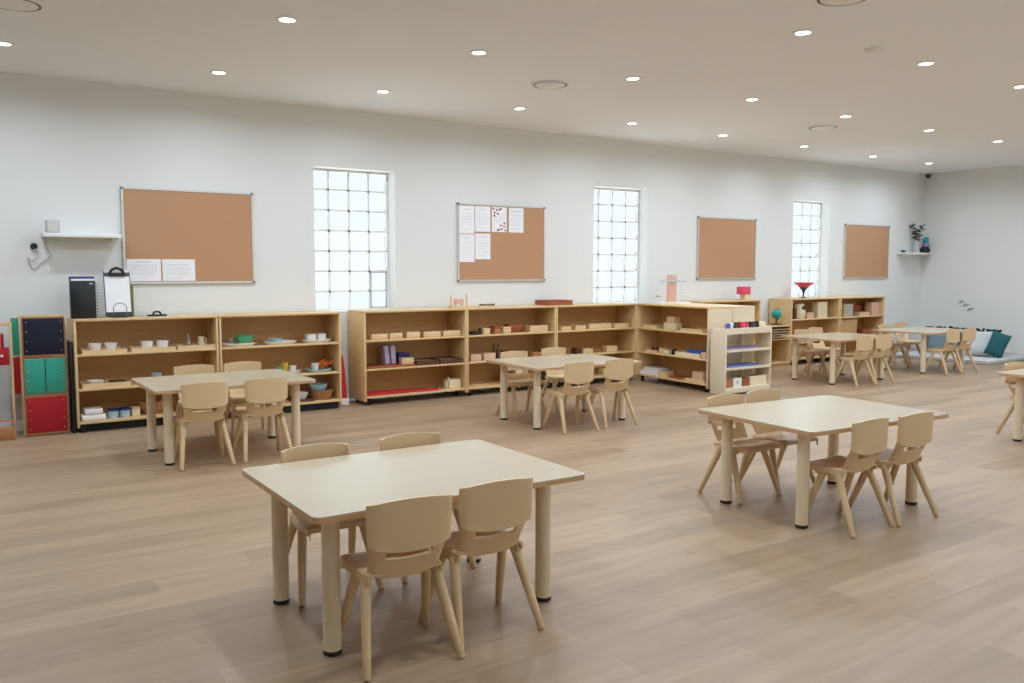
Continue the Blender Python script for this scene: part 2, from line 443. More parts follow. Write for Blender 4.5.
C = [
 (1.394, 2.665, 0, 'beige plastic child chair nearest the camera, back to us at the nearest table, left one'),
 (1.78, 2.7, 0, 'beige plastic child chair, back to us at the nearest table, right one'),
 (1.435, 3.785, 1, 'beige plastic child chair on the far side of the nearest table, left one'),
 (1.925, 3.785, 1, 'beige plastic child chair on the far side of the nearest table, right one'),
 (4.21, 2.715, 0, 'beige chair, back to us, left one at the table before the white low shelf'),
 (4.61, 2.69, 0, 'beige chair, back to us, right one at the table before the white low shelf'),
 (4.23, 3.835, 1, 'beige chair on the far side of the table before the white low shelf, left one'),
 (4.62, 3.855, 1, 'beige chair on the far side of the table before the white low shelf, right one'),
 (7.86, 3.785, 1, 'beige chair tucked behind the table cut off by the right edge'),
 (1.61, 6.315, 0, 'beige chair, back to us, left one at the table below the leftmost corkboard'),
 (2.06, 6.325, 0, 'beige chair, back to us, right one at the table below the leftmost corkboard'),
 (1.82, 7.58, 1, 'beige chair facing us behind the table below the leftmost corkboard, left one'),
 (2.245, 7.61, 1, 'beige chair facing us behind the table below the leftmost corkboard, right one'),
 (4.71, 5.88, 0, 'beige chair, back to us, left one at the table before the long shelves'),
 (5.19, 5.895, 0, 'beige chair, back to us, right one at the table before the long shelves'),
 (4.79, 7.10, 1, 'beige chair facing us behind the table before the long shelves, left one'),
 (5.36, 7.20, 1, 'beige chair facing us behind the table before the long shelves, right one'),
 (9.545, 6.31, 0, 'beige chair, back to us, left one at the table before the funnel vase'),
 (9.975, 6.33, 0, 'beige chair, back to us, right one at the table before the funnel vase'),
 (9.80, 7.50, 1, 'beige chair facing us behind the table before the funnel vase, left one'),
 (10.33, 7.68, 1, 'beige chair facing us behind the table before the funnel vase, right one'),
 (11.59, 6.33, 0, 'beige chair, back to us, left one at the table beside the reading corner'),
 (12.0, 6.33, 0, 'beige chair, back to us, right one at the table beside the reading corner'),
 (11.72, 7.51, 1, 'beige chair facing us behind the table beside the reading corner, left one'),
 (12.40, 7.68, 1, 'beige chair facing us behind the table beside the reading corner, right one'),
]
for i, (x, y, k, lab) in enumerate(C): chair(x, y, k, lab, {0: -.09, 1: -.04, 9: -.03}.get(i))

# ------------------------------------------------------------------ shelf units
S1, S2, S0 = .69, .386, .098      # upper surfaces of the shelves
def shelf_unit(label, loc, W, D, rz=0, casters=True, panel='ply', side=None, name='shelf_unit', group='plywood shelf units'):
    t = thing(name, label, 'shelf unit', loc, rz, group)
    th = .02
    zb = .045
    for x in (0, W-th): obj('side_panel', B().box(x, x+th, 0, D, zb, .98, bev=.002), side if side and x else panel, t)
    obj('top_board', B().box(0, W, -.002, D, .98, 1.0, bev=.002), panel, t)
    obj('bottom_board', B().box(th, W-th, 0, D-.012, S0-.02, S0), panel, t)
    obj('back_panel', B().box(th, W-th, D-.012, D, S0-.02, .98), 'plyback', t)
    for z in (S1, S2): obj('shelf_board', B().box(th, W-th, .004, D-.012, z-.018, z, bev=.0015), panel, t)
    if casters:
        for x in (.07, W-.07):
            for y in (.05, D-.05):
                c = obj('caster', B().box(x-.02, x+.02, y-.015, y+.015, .046, S0-.021), 'black', t)
                w = B(); w.lathe([(0, -.012), (.018, -.012), (.0225, -.006), (.0225, .006), (.018, .012), (0, .012)], 16)
                for v in w.bm.verts: v.co = Vector((v.co.z+x, v.co.y+y, v.co.x+.0226))
                obj('caster_wheel', w, 'black', c)
    else:
        obj('plinth', B().box(th, W-th, .05, D-.05, 0, S0-.021), 'black', t)
        obj('plinth_foot', B().box(.03, .07, .02, .045, 0, S0-.021), 'black', t)
    return t
DP = .42
shelf_unit('plywood shelf unit at the left holding black folder and clipboards on top', (1.01, 8.30, 0), 1.23, DP, casters=False)
shelf_unit('plywood shelf unit with the green bowl, right of the clipboard shelf', (2.25, 8.30, 0), 1.225, DP, casters=False)
shelf_unit('plywood shelf unit with long red rods on its bottom shelf', (3.735, 8.30, 0), 1.25, DP)
shelf_unit('plywood shelf unit with a hanging black bead chain behind the middle table', (4.99, 8.30, 0), 1.255, DP)
shelf_unit('plywood shelf unit holding low pale boxes below the middle window', (6.25, 8.30, 0), 1.295, DP)
FA = (7.539, 8.2955); FROT = math.radians(-93.5)
shelf_unit('plywood shelf unit turned sideways with a balance scale on top', (FA[0], FA[1], 0), 1.315, .38, FROT, side='palepanel')
# the unit standing back to back with it: its front looks the other way
u = (math.cos(FROT), math.sin(FROT)); n = (-u[1], u[0])
shelf_unit('shelf unit with pale end panel, back to back with the sideways shelf', (FA[0]+u[0]*1.315+n[0]*.745, FA[1]+u[1]*1.315+n[1]*.745, 0), 1.315, .36, FROT+PI, panel='palepanel')
shelf_unit('plywood shelf unit with a pink box on top, behind the sideways shelf', (8.72, 8.30, 0), 1.22, DP)
shelf_unit('plywood shelf unit below the far window under the funnel vase', (10.635, 8.30, 0), 1.17, DP, name='shelf_unit')
shelf_unit('plywood shelf unit at the right end of the far row', (11.825, 8.30, 0), 1.165, DP)

# white low open shelf
GX, GY = 7.43, 6.685
t = thing('paint_shelf', 'low white open shelf with a row of coloured paint jars on top', 'shelf', (GX, GY, 0))
GW, GD = .785, .23
for x in (0, GW-.018): obj('side_panel', B().box(x, x+.018, 0, GD, .005, .765, bev=.002), 'whitelam', t)
obj('back_post', B().box(.52, .55, GD-.02, GD, .02, .70), 'whitelam', t)
obj('tray_top', B().box(.018, GW-.018, 0, GD, .70, .716).box(.018, GW-.018, 0, .014, .716, .768).box(.018, GW-.018, GD-.014, GD, .716, .768), 'whitelam', t)
for z in (.51, .305): obj('shelf_board', B().box(.018, GW-.018, 0, GD-.021, z-.016, z).box(.018, GW-.018, 0, .01, z, z+.014), 'whitelam', t)
obj('bottom_bin', B().box(.018, GW-.018, .004, GD, .02, .085, bev=.003), 'whitelam', t)
M0 = .7165
jars = [(7.545, 'blue', .026, .105, 'short blue paint pot at the left end of the jar row'), (7.665, 'leaf', .025, .112, 'dark green paint jar beside the folded white card'),
        (7.728, 'redcloth', .025, .115, 'dark red paint jar just right of the dark green jar'), (7.79, 'pink', .025, .112, 'pink paint jar right of the dark red jar'),
        (7.852, 'pink', .025, .115, 'pink paint jar in the middle of the row'), (7.912, 'black', .025, .113, 'black paint jar beside the pink ones'),
        (7.972, 'darkgrey', .025, .113, 'dark grey paint jar between two black jars'), (8.034, 'black', .027, .115, 'black paint jar at the right end of the jar row')]
for x, m, r, h, lab in jars:
    j = thing('paint_jar', lab, 'jar', (x, 6.76, M0), group='paint jars on the white low shelf')
    obj('body', B().lathe([(0, 0), (r*.9, 0), (r, .004), (r, h*.7), (r*.8, h*.76), (0, h*.76)], 16), m, j)
    obj('lid', B().cyl(0, 0, h*.76, h, r*.86, seg=16), m, j)
solo('brush_pot', B().cup(0, 0, 0, .028, .085), 'orange', 'small orange pot behind the blue paint pot', 'pot', (7.60, 6.83, M0))
b = B(); b.prism([(-.055, -.03), (.055, -.03), (.055, -.027), (-.055, -.027)], 0, .09)
q = B(); q.grid([[(-.06, -.035, 0), (.06, -.035, 0)], [(-.055, 0, .10), (.055, 0, .10)], [(-.06, .035, 0), (.06, .035, 0)]]); q.solid(.002)
b.bm.free()
solo('folded_card', q, 'paper', 'folded white card standing behind the paint jars', 'card', (7.70, 6.845, M0+.003))
solo('cream_box', B().box(-.085, .07, -.04, .075, 0, .105, bev=.004), 'cream', 'cream box at the right end of the white low shelf top', 'box', (8.125, 6.80, M0))
solo('paper_stack', B().box(0, .56, 0, .17, 0, .03), 'purple', 'purple paper stack on the upper shelf of the white stand', 'paper', (7.465, 6.725, .5105))
solo('paper_stack', B().box(0, .58, 0, .17, 0, .03), 'periwinkle', 'blue paper stack on the middle shelf of the white stand', 'paper', (7.465, 6.725, .3055))
def carton(name, x, y, z, w, d, h, m, lab, lidm=None, cat='box', group=None, rz=0):
    t = thing(name, lab, cat, (x, y, z), rz, group)
    b = B(); b.tray(0, w, 0, d, 0, h, .006)
    obj('body', b, m, t)
    if lidm: obj('contents', B().box(.008, w-.008, .008, d-.008, .0065, h*.85), lidm, t)
    return t
carton('card_box', 7.46, 6.715, .0855, .13, .17, .105, 'midwood', 'brown card box at the left end of the white stand base', 'redwood')
t = carton('white_box', 7.60, 6.715, .0855, .14, .15, .105, 'whiteplastic', 'white box with a small grey mark on the white stand base', 'navy')
obj('printed_mark', B().box(.05, .09, -.0012, -.0002, .035, .07), 'grey', t, smooth=False)
carton('wooden_box', 7.755, 6.715, .0855, .11, .15, .09, 'redwood', 'red-brown box between the white box and cream box', 'darkwood')
carton('cream_bin', 7.88, 6.712, .0855, .29, .17, .11, 'cream', 'long cream bin at the right of the white stand base', 'midwood')

# map cabinet with flat slots and the globe
t = thing('map_cabinet', 'low plywood cabinet with flat dark slots under the globe', 'cabinet', (10.14, 8.30, 0))
w, d, h = .485, .42, .61
for x in (0, w-.016): obj('side_panel', B().box(x, x+.016, 0, d, 0, h-.016, bev=.002), 'ply', t)
obj('top_board', B().box(0, w, -.01, d, h-.016, h, bev=.003), 'ply', t)
obj('back_panel', B().box(.016, w-.016, d-.01, d, .03, h-.016), 'plyback', t)
obj('bottom_board', B().box(.016, w-.016, 0, d-.01, .045, .065).box(.016, w-.016, .03, .05, 0, .045), 'ply', t)
for z in (.40, .437, .474, .511, .548): obj('slot_board', B().box(.016, w-.016, 0, d-.01, z, z+.010), 'ply', t)
t = thing('globe', 'small teal globe on a dark stand on the map cabinet', 'globe', (10.46, 8.44, .6105))
obj('stand', B().lathe([(0, 0), (.09, 0), (.09, .012), (.03, .022), (.012, .03), (.012, .075), (.012, .088), (0, .088)], 20), 'darkwood', t)
obj('ball', B().ball(0, 0, .165, .074, u=24, v=14), 'teal', t)
arc = [(.088*math.cos(a), 0, .165+.088*math.sin(a)) for a in [math.radians(-95+i*14) for i in range(14)]]
obj('meridian_arm', B().tube(arc, .006, 6), 'leaf', t)

# ------------------------------------------------------------------ notice boards
def board(x0, x1, z0, z1, label, thick=.022):
    t = thing('corkboard', label, 'notice board', (x0, WY, z0), group='corkboards on the wall')
    W, H = x1-x0, z1-z0
    y1, y0 = -.001, -thick
    obj('cork_panel', B().box(.014, W-.014, y0+.006, y1, .014, H-.014), 'cork', t, smooth=False)
    f = B(); q = .018
    f.box(0, q, y0, y1, q, H-q).box(W-q, W, y0, y1, q, H-q).box(0, W, y0, y1, 0, q).box(0, W, y0, y1, H-q, H)
    obj('board_frame', f, 'alu', t, smooth=False)
    for x in (0, W):
        for z in (0, H):
            sx = -1 if x else 1; sz = -1 if z else 1
            xs = sorted((x-sx*.003, x+sx*.023)); zs = sorted((z-sz*.003, z+sz*.023))
            obj('corner_cap', B().box(xs[0], xs[1], y0-.003, y1, zs[0], zs[1], bev=.003), 'corner', t)
    return t
board(1.505, 2.735, 1.30, 2.203, 'corkboard with two white papers at its lower left, above the left shelves')
board(5.125, 6.385, 1.296, 2.211, 'corkboard with several white papers and one red-patterned sheet')
board(9.08, 10.315, 1.296, 2.188, 'empty corkboard between the middle and far windows')
board(12.49, 13.735, 1.288, 2.185, 'empty corkboard beside the corner shelf, farthest right')
YP = WY-.0163
def sheet(x, z, w, h, label, lines, group, red=False):
    t = thing('paper_sheet', label, 'paper', (x, YP, z), 0, group)
    obj('sheet', B().box(0, w, -.0015, -.0002, 0, h), 'paper', t, smooth=False)
    b = B()
    for (a, c, zz, hh) in lines: b.box(a*w, c*w, -.0022, -.0016, zz*h, zz*h+hh)
    obj('printed_lines', b, 'ink', t, smooth=False)
    if red:
        # loose red floral corners
        r = B()
        for cx, cz, k in ((.0, 1., 1), (1., 0., -1)):
            for rad, ang in ((.0, 0), (.05, .3), (.05, 1.2), (.085, .1), (.085, .75), (.085, 1.4), (.11, .02)):
                px = cx*w+k*(rad*math.cos(ang)+.02); pz = cz*h-k*(rad*math.sin(ang)+.02)
                rr = .013
                poly = []
                for q in range(10):
                    a = 2*PI*q/10; poly.append((min(w, max(0, px+rr*math.cos(a))), min(h, max(0, pz+rr*math.sin(a)))))
                vs = [r.bm.verts.new((p[0], -.0024-.00005*rad, p[1])) for p in poly]
                r.bm.faces.new(vs)
        obj('floral_border', r, 'floral', t, smooth=False)
    return t
TL = [(.28, .7, .86, .006), (.12, .88, .70, .003), (.12, .88, .60, .003), (.12, .88, .50, .003), (.12, .80, .40, .003), (.12, .85, .30, .003), (.1, .6, .14, .003)]
sheet(1.53, 1.325, .305, .208, 'white landscape paper in the lower left corner of the first corkboard', TL, 'papers on the corkboards')
sheet(1.848, 1.325, .303, .208, 'white landscape paper, second from the left corner of the first corkboard', [(.2, .8, .74, .004)]+TL[2:], 'papers on the corkboards')
sheet(5.150, 1.858, .205, .325, 'upper sheet of the tall left column of papers', TL, 'papers on the corkboards')
sheet(5.150, 1.525, .205, .325, 'lower sheet of the tall left column of papers', TL, 'papers on the corkboards')
sheet(5.366, 1.885, .212, .298, 'top white paper just right of the tall paper column', TL, 'papers on the corkboards')
sheet(5.366, 1.558, .212, .305, 'white paper hanging lowest in the second column', TL, 'papers on the corkboards')
sheet(5.60, 1.887, .212, .296, 'white paper with red floral corners on the second corkboard', TL[1:5], 'papers on the corkboards', red=True)
sheet(5.845, 1.885, .215, .298, 'white paper right of the red floral one', [(.1, .9, .84, .006)]+TL[1:], 'papers on the corkboards')

# ------------------------------------------------------------------ wall shelf at the left, speaker, cable
t = thing('wall_shelf', 'white floating wall shelf left of the first corkboard', 'shelf', (.835, 8.75, 1.72))
obj('shelf_board', B().box(0, .635, -.21, -.001, 0, .035, bev=.003), 'trim', t)
for x in (.06, .56): obj('shelf_bracket', B().prism([(0, -.001), (0, -.15), (.012, -.15), (.012, -.001)], -.03, -.0005), 'trim', t).location = (x, 0, 0)
t = thing('speaker', 'small light grey speaker box on the left wall shelf', 'speaker', (.86, 8.56, 1.7555))
obj('body', B().box(0, .105, 0, .1, 0, .115, bev=.008), 'grey', t)
obj('speaker_grille', B().box(.01, .095, -.002, .0, .01, .105), 'alu', t)
t = thing('power_cable', 'white cable looping from a black plug below the left wall shelf', 'cable', (.775, 8.748, 1.64))
obj('plug', B().cyl(0, 0, 0, .03, .028, seg=16), 'black', t).rotation_euler = (PI/2, 0, 0)
pts = [(0, -.03, -.02), (.03, -.03, -.08), (-.02, -.02, -.13), (-.05, -.015, -.1), (-.03, -.012, -.17), (0, -.01, -.2), (.06, -.01, -.14), (.13, -.01, -.09), (.11, -.01, -.02), (.085, -.012, .07)]
cr = []
for i in range(len(pts)-1):
    p0, p1, p2, p3 = [Vector(pts[max(0, min(len(pts)-1, i+k))]) for k in (-1, 0, 1, 2)]
    for s in range(6):
        f = s/6; cr.append(.5*((2*p1)+(p2-p0)*f+(2*p0-5*p1+4*p2-p3)*f*f+(3*p1-p0-3*p2+p3)*f**3))
obj('cord', B().tube(cr, .0045, 6), 'grey', t)

# ------------------------------------------------------------------ corner shelf, plant, ornament
t = thing('wall_shelf', 'white floating wall shelf in the far corner holding a plant', 'shelf', (14.0, 8.75, 1.70))
obj('shelf_board', B().box(0, .77, -.20, -.001, 0, .035, bev=.003), 'trim', t)
for x in (.1, .66): obj('shelf_bracket', B().prism([(0, -.001), (0, -.15), (.012, -.15), (.012, -.001)], -.03, -.0005), 'trim', t).location = (x, 0, 0)
ZS = 1.7355
t = thing('potted_plant', 'dark leafy plant in a pale vase on the corner shelf', 'plant', (14.42, 8.64, ZS))
obj('vase', B().lathe([(0, 0), (.04, 0), (.05, .02), (.045, .14), (.03, .2), (.034, .21), (.028, .21), (.024, .19), (0, .17)], 18), 'grey', t)
st = B()
lv = B()
for k in range(7):
    a = k*2.4; r = .02+.012*k; h = .24+.036*k
    st.tube([(0, 0, .15), (r*.4*math.cos(a), r*.4*math.sin(a), .22), (r*math.cos(a), r*math.sin(a), h)], .003, 5)
    for m_ in range(5):
        b2 = a+m_*1.3; q = Vector((r*math.cos(a), r*math.sin(a), h-.04+.018*m_))
        dv = Vector((math.cos(b2), .7*math.sin(b2), .35+.2*random.random())).normalized(); sd = dv.cross(Vector((0, 0, 1))).normalized()
        L = .095
        P = [q, q+dv*L*.5+sd*.03, q+dv*L, q+dv*L*.5-sd*.03]
        vs = [lv.bm.verts.new(p) for p in P]; lv.bm.faces.new(vs)
lv.solid(.002)
obj('stem', st, 'leaf', t); obj('foliage', lv, 'leaf', t)
t = thing('bird_ornament', 'teal and purple ornament beside the plant on the corner shelf', 'ornament', (14.62, 8.60, ZS))
obj('base', B().lathe([(0, 0), (.075, 0), (.085, .05), (.06, .1), (0, .12)], 18), 'black', t)
obj('body', B().ball(.02, 0, .13, .07, .06, .055), 'purple', t)
obj('head', B().ball(.0, -.01, .22, .055, .05, .06), 'teal', t)
solo('black_clip', B().box(-.03, .03, -.03, .03, 0, .04, bev=.008), 'darkgrey', 'small dark block at the left end of the corner shelf', 'block', (14.05, 8.66, ZS))
for k, (y, z, lab) in enumerate(((8.0, .885, 'grey wall hook, upper left of the three by the cushions'), (7.915, .835, 'grey wall hook, middle one of the three by the cushions'), (7.835, .765, 'grey wall hook, lowest of the three by the cushions'))):
    b = B(); b.tube([(0, -.06, .0), (-.02, -.03, .018), (-.03, 0, .012), (-.02, .03, -.012), (-.006, .05, -.02)], .007, 6)
    b.box(-.012, -.001, -.025, .025, -.015, .015, bev=.003)
    solo('wall_hook', b, 'grey', lab, 'hook', (WX-.001, y, z), 0, 'small wall hooks')

# ------------------------------------------------------------------ ceiling fittings
LG = [(0.534, 7.631), (2.143, 7.691), (3.658, 7.621), (5.229, 7.602), (6.832, 7.639), (8.385, 7.664), (10.045, 7.711), (11.774, 7.799), (13.279, 7.803),
      (2.091, 5.834), (3.64, 5.859), (5.257, 5.871), (6.876, 5.914), (8.489, 5.972), (10.168, 5.991), (11.785, 5.982),
      (5.266, 4.078), (6.883, 4.104), (8.463, 4.11)]
ORD = 'first second third fourth fifth sixth seventh eighth ninth'.split()
def ltext(i):
    if i < 9: return 'round ceiling downlight nearest the window wall, %s from the left' % ORD[i]
    if i < 16: return 'round ceiling downlight in the middle row, %s from the left' % ORD[i-9]
    return 'round ceiling downlight in the row nearest the camera, %s from the left' % ORD[i-16]
LAMP_W = 13.5
def lamp_light(x, y, z, parent=None):
    l = bpy.data.lights.new('downlight_lamp', 'AREA'); l.shape = 'DISK'; l.size = .11; l.energy = LAMP_W; l.color = (.75, .865, 1); l.spread = math.radians(165)
    o = bpy.data.objects.new('downlight_lamp', l); COL.objects.link(o); o.location = (x, y, z)
    if parent is not None: o.parent = parent
    return o
proto = None
for i, (x, y) in enumerate(LG):
    if proto is None:
        proto = thing('downlight', ltext(i), 'ceiling light', (x, y, CZ), 0, 'recessed round downlights')
        obj('trim_ring', B().lathe([(.058, -.0005), (.075, -.0005), (.072, -.008), (.056, -.010), (.052, -.006)], 28), 'trim', proto)
        obj('diffuser', B().lathe([(0, -.006), (.052, -.006), (.055, -.0015), (0, -.0015)], 28), 'lamp', proto)
        lamp_light(0, 0, -.014, proto)
    else: dup(proto, (x, y, CZ), 0, ltext(i))
for x, y in ([(.5+1.6*k, 2.3) for k in range(9)] + [(x, 4.08) for x in (.45, 2.05, 3.65, 10.05, 11.65, 13.25)]
             + [(-1.2, 5.9), (.5, 5.9), (13.4, 5.9), (-1.1, 7.6)]):
    lamp_light(x, y, CZ-.014)

VN = [((4.793, 6.482), .17, 'round white ceiling vent between the second and third downlights of the middle row'), ((8.909, 6.575), .17, 'round white ceiling vent toward the far right corner'),
      ((4.8, 3.42), .19, 'round white ceiling vent cut off by the top edge at right'), ((.52, 6.45), .2, 'round white ceiling vent cut off by the top left corner of the photo')]
proto = None
for (x, y), r, lab in VN:
    if proto is None:
        proto = thing('ceiling_vent', lab, 'vent', (x, y, CZ), 0, 'round ceiling vents')
        obj('outer_ring', B().lathe([(.158, -.0005), (.175, -.0005), (.172, -.012), (.158, -.012)], 36), 'trim', proto)
        obj('gap_shadow_ring', B().lathe([(.141, -.0006), (.158, -.0006), (.158, -.013), (.141, -.013)], 36), 'darkgrey', proto)  # flush dark ring stands in for the shadowed gap around the disc
        obj('center_disc', B().lathe([(0, -.0007), (.1405, -.0007), (.1405, -.014), (.13, -.018), (0, -.019)], 36), 'trim', proto)
    else:
        o = dup(proto, (x, y, CZ), 0, lab)
t = thing('smoke_detector', 'small grey round smoke detector on the ceiling right of center', 'detector', (6.132, 4.068, CZ))
obj('detector_base', B().lathe([(0, -.001), (.085, -.001), (.085, -.014), (0, -.014)], 28), 'whiteplastic', t)
obj('detector_cap', B().lathe([(.075, -.0145), (.07, -.020), (.04, -.024), (0, -.025)], 28), 'trim', t)
t = thing('security_camera', 'small black dome camera under the ceiling in the far corner', 'camera', (14.68, 8.63, CZ))
obj('mount_plate', B().cyl(0, 0, -.012, -.0005, .045), 'white', t)
obj('dome', B().lathe([(.042, -.0125), (.042, -.05), (.032, -.075), (.015, -.088), (0, -.09)], 20), 'blackgloss', t)

# ------------------------------------------------------------------ reading corner
t = thing('floor_mat', 'thin off-white floor mattress in the reading corner', 'mattress', (13.16, 6.66, 0), math.radians(3))
obj('pad', B().box(0, 1.5, 0, 1.6, .0, .055, bev=.02), 'cushwhite', t)
obj('piping', B().tube([(p[0], p[1], 0.05) for p in rounded(.004, 1.496, .004, 1.596, .05)], .006, 6, closed=True), 'grey', t)
t = thing('bolster', 'dark ruffled bolster behind the reading corner cushions', 'bolster', (14.12, 7.02, .0565), math.radians(3))
obj('roll', B().box(.0, .27, .0, 1.22, 0, .36, bev=.06), 'cushgrey', t)
rf = B()
for k in range(60):
    y = .03+1.16*k/59+random.uniform(-.01, .01)
    rf.ball(.1+random.uniform(-.07, .07), y, .385+random.uniform(-.012, .025), random.uniform(.018, .036), random.uniform(.018, .036), random.uniform(.014, .03), 8, 6)
obj('ruffle', rf, 'darkfur', t)
def cushion(name, label, m, loc, w, h, th, rot):
    b = B(); n_ = 12; rows = []
    def sp(a): return math.copysign(abs(a)**.8, a)
    for side in (1, -1):
        rows = []
        for i in range(n_+1):
            r = []
            for j in range(n_+1):
                u_ = -1+2*i/n_; v_ = -1+2*j/n_
                bulge = max(0, (1-u_**4)*(1-v_**4))**.6
                pin = 1-.06*(1-abs(u_)**2*abs(v_)**2)*max(abs(u_), abs(v_))**6
                r.append((v_*w/2*pin, side*th/2*bulge, u_*h/2*pin))
            rows.append(r)
        b.grid(rows)
    bmesh.ops.remove_doubles(b.bm, verts=b.bm.verts[:], dist=.0005)
    o = solo(name, b, m, label, 'cushion', loc); o.rotation_euler = rot
    return o
cushion('floor_cushion', 'large white square cushion leaning on the bolster', 'cushwhite', (13.86, 7.17, .265), .44, .42, .15, (math.radians(-22), 0, math.radians(-72)))
cushion('floor_cushion', 'dark teal cushion right of the large white one', 'cushteal', (13.86, 6.90, .262), .27, .40, .15, (math.radians(-10), math.radians(20), math.radians(-63)))
cushion('floor_cushion', 'blue-grey cushion half hidden behind the farthest chairs', 'cushgrey', (13.9, 7.86, .245), .40, .36, .14, (math.radians(-22), 0, math.radians(-86)))

# ------------------------------------------------------------------ dressing frames and their racks at the left
def rack(name, label, loc, w, h, ledges):
    t = thing(name, label, 'rack', loc)
    for x in (0, w-.02): obj('upright', B().box(x, x+.02, .0, .03, .0, h, bev=.003), 'lightwood', t)
    for x in (0, w-.02): obj('foot', B().box(x, x+.02, .031, .25, .0, .03, bev=.003), 'lightwood', t)
    obj('top_rail', B().box(.021, w-.021, .0, .02, h-.03, h, bev=.002), 'lightwood', t)
    for z in ledges: obj('ledge', B().box(.021, w-.021, -.045, .0, z-.012, z, bev=.002), 'midwood', t)
    return t
RX, RY = .617, 8.42
t = rack('frame_rack', 'narrow wooden rack holding three fabric dressing frames, left of the shelves', (RX-.012, RY, 0), .362, 1.045, (.02, .36, .695))
def dressing_frame(label, loc, m, w=.332, h=.33, split=False, tilt=6, snaps=4):
    t = thing('dressing_frame', label, 'dressing frame', loc, 0, 'dressing frames on the rack')
    t.rotation_euler = (math.radians(-tilt), 0, 0)
    f = B(); q = .016
    f.box(0, q, -.016, 0, 0, h).box(w-q, w, -.016, 0, 0, h).box(q, w-q, -.016, 0, 0, q*.6).box(q, w-q, -.016, 0, h-q*.8, h)
    obj('wood_frame', f, 'midwood', t, smooth=False)
    if split:
        obj('fabric', B().box(q*.7, w/2-.003, -.024, -.017, .005, h-.006, bev=.003), m, t)
        obj('fabric', B().box(w/2+.003, w-q*.7, -.024, -.017, .005, h-.006, bev=.003), m, t)
    else:
        obj('fabric', B().box(q*.7, w-q*.7, -.024, -.017, .008, h-.01, bev=.003), m, t)
    for k in range(snaps):
        z = .04+(h-.08)*k/(snaps-1)
        for x in (.035, w-.035):
            s = B(); s.lathe([(0, .003), (.003, .002), (.0045, 0), (0, 0)], 8)
            for v in s.bm.verts: v.co = Vector((v.co.x+x, -.0241-v.co.z, v.co.y+z))
            obj('snap_button', s, 'grey', t)
    return t
dressing_frame('dressing frame with navy denim panel, top of the rack', (RX+.003, RY-.022, .697), 'navycloth', tilt=-2)
dressing_frame('dressing frame with split teal panel, middle of the rack', (RX+.003, RY-.022, .362), 'tealcloth', split=True, h=.316, tilt=-2)
dressing_frame('dressing frame with bright red panel, bottom of the rack', (RX+.003, RY-.022, .022), 'redcloth', h=.325, tilt=-2)
# second set standing behind, seen as slivers at the left side
for z, m, lab in ((.70, 'tealcloth', 'dressing frame with green panel showing as a sliver behind the navy one'), (.365, 'redcloth', 'dressing frame with red panel showing as a sliver behind the teal one')):
    t = thing('dressing_frame', lab, 'dressing frame', (RX-.068, RY+.06, z), 0, 'dressing frames on the rack')
    obj('wood_frame', B().box(0, .016, 0, .016, 0, .32).box(.3, .316, 0, .016, 0, .32).box(.016, .3, 0, .016, 0, .016).box(.016, .3, 0, .016, .304, .32), 'midwood', t, smooth=False)
    obj('fabric', B().box(.006, .31, -.008, -.0005, .006, .314, bev=.003), m, t)
# small shelf posts that carry the rear frames
t = rack('frame_rack', 'wooden rack at the left edge with a red and white dressing strip', (.15, 8.45, 0), .405, .99, (.155,))
obj('base_box', B().box(.021, .384, -.15, -.046, .0, .10, bev=.004), 'midwood', t)
t = thing('dressing_frame', 'tall pale dressing frame with a red strip at the left edge', 'dressing frame', (.18, 8.44, .156))
obj('wood_frame', B().box(0, .022, -.02, 0, 0, .80, bev=.002).box(.235, .255, -.02, 0, 0, .80, bev=.002).box(.022, .235, -.02, 0, .775, .80).box(.022, .235, -.02, 0, 0, .025), 'cream', t)
obj('fabric', B().box(.03, .345, -.0285, -.021, .47, .62, bev=.003), 'redcloth', t)
obj('cloth_backing', B().box(.024, .233, -.012, -.006, .026, .774), 'cushwhite', t)
obj('ribbon', B().box(.285, .31, -.0285, -.021, .62, .74, bev=.002), 'redcloth', t)
s = B(); s.ball(.29, -.034, .55, .012, .006, .012, 10, 8); obj('snap_button', s, 'white', t)
solo('black_panel', B().box(0, .025, 0, .30, 0, .80, bev=.004), 'black', 'thin black panel filling the dark gap beside the left shelf unit', 'board', (.978, 8.34, 0.001))  # upright black panel put in to fill the dark strip beside the unit

# ------------------------------------------------------------------ things on top of the left shelf unit
T = 1.0005
t = thing('ring_binder', 'black ring binder standing upright on the left shelf unit', 'binder', (1.012, 8.44, T))
obj('cover', B().box(0, .205, 0, .05, 0, .335, bev=.006), 'blackgloss', t)
obj('paper_block', B().box(.012, .20, .008, .042, .3355, .352), 'paper', t)
obj('divider_tab', B().box(.0, .205, .0505, .062, .0, .372, bev=.002), 'navy', t)
b = B()
for k in range(11):
    z = .03+.028*k
    b.tube([(.213+.011*math.cos(a), .02+.011*math.sin(a), z) for a in [2*PI*i/10 for i in range(10)]], .0028, 5, closed=True)
obj('spiral_wire', b, 'steel', t)
obj('label_sticker', B().box(.155, .183, -.0012, -.0003, .303, .315), 'grey', t, smooth=False)
t = thing('clipboard', 'upright clipboard with white paper and big black clip', 'clipboard', (1.295, 8.47, T))
t.rotation_euler = (math.radians(-9), 0, 0)
obj('backing_board', B().box(0, .225, 0, .005, .012, .43, bev=.004), 'darkgrey', t)
obj('paper', B().box(.008, .217, -.004, -.0005, .05, .375), 'paper', t, smooth=False)
c = obj('clip', B().box(.045, .18, -.022, -.0045, .375, .405, bev=.005).tube([(.05, -.014, .40), (.07, -.016, .435), (.112, -.017, .452), (.155, -.016, .435), (.175, -.014, .40)], .012, 8), 'black', t)
obj('clip_bar', B().box(.005, .22, -.006, -.0005, .41, .43, bev=.002), 'alu', t)
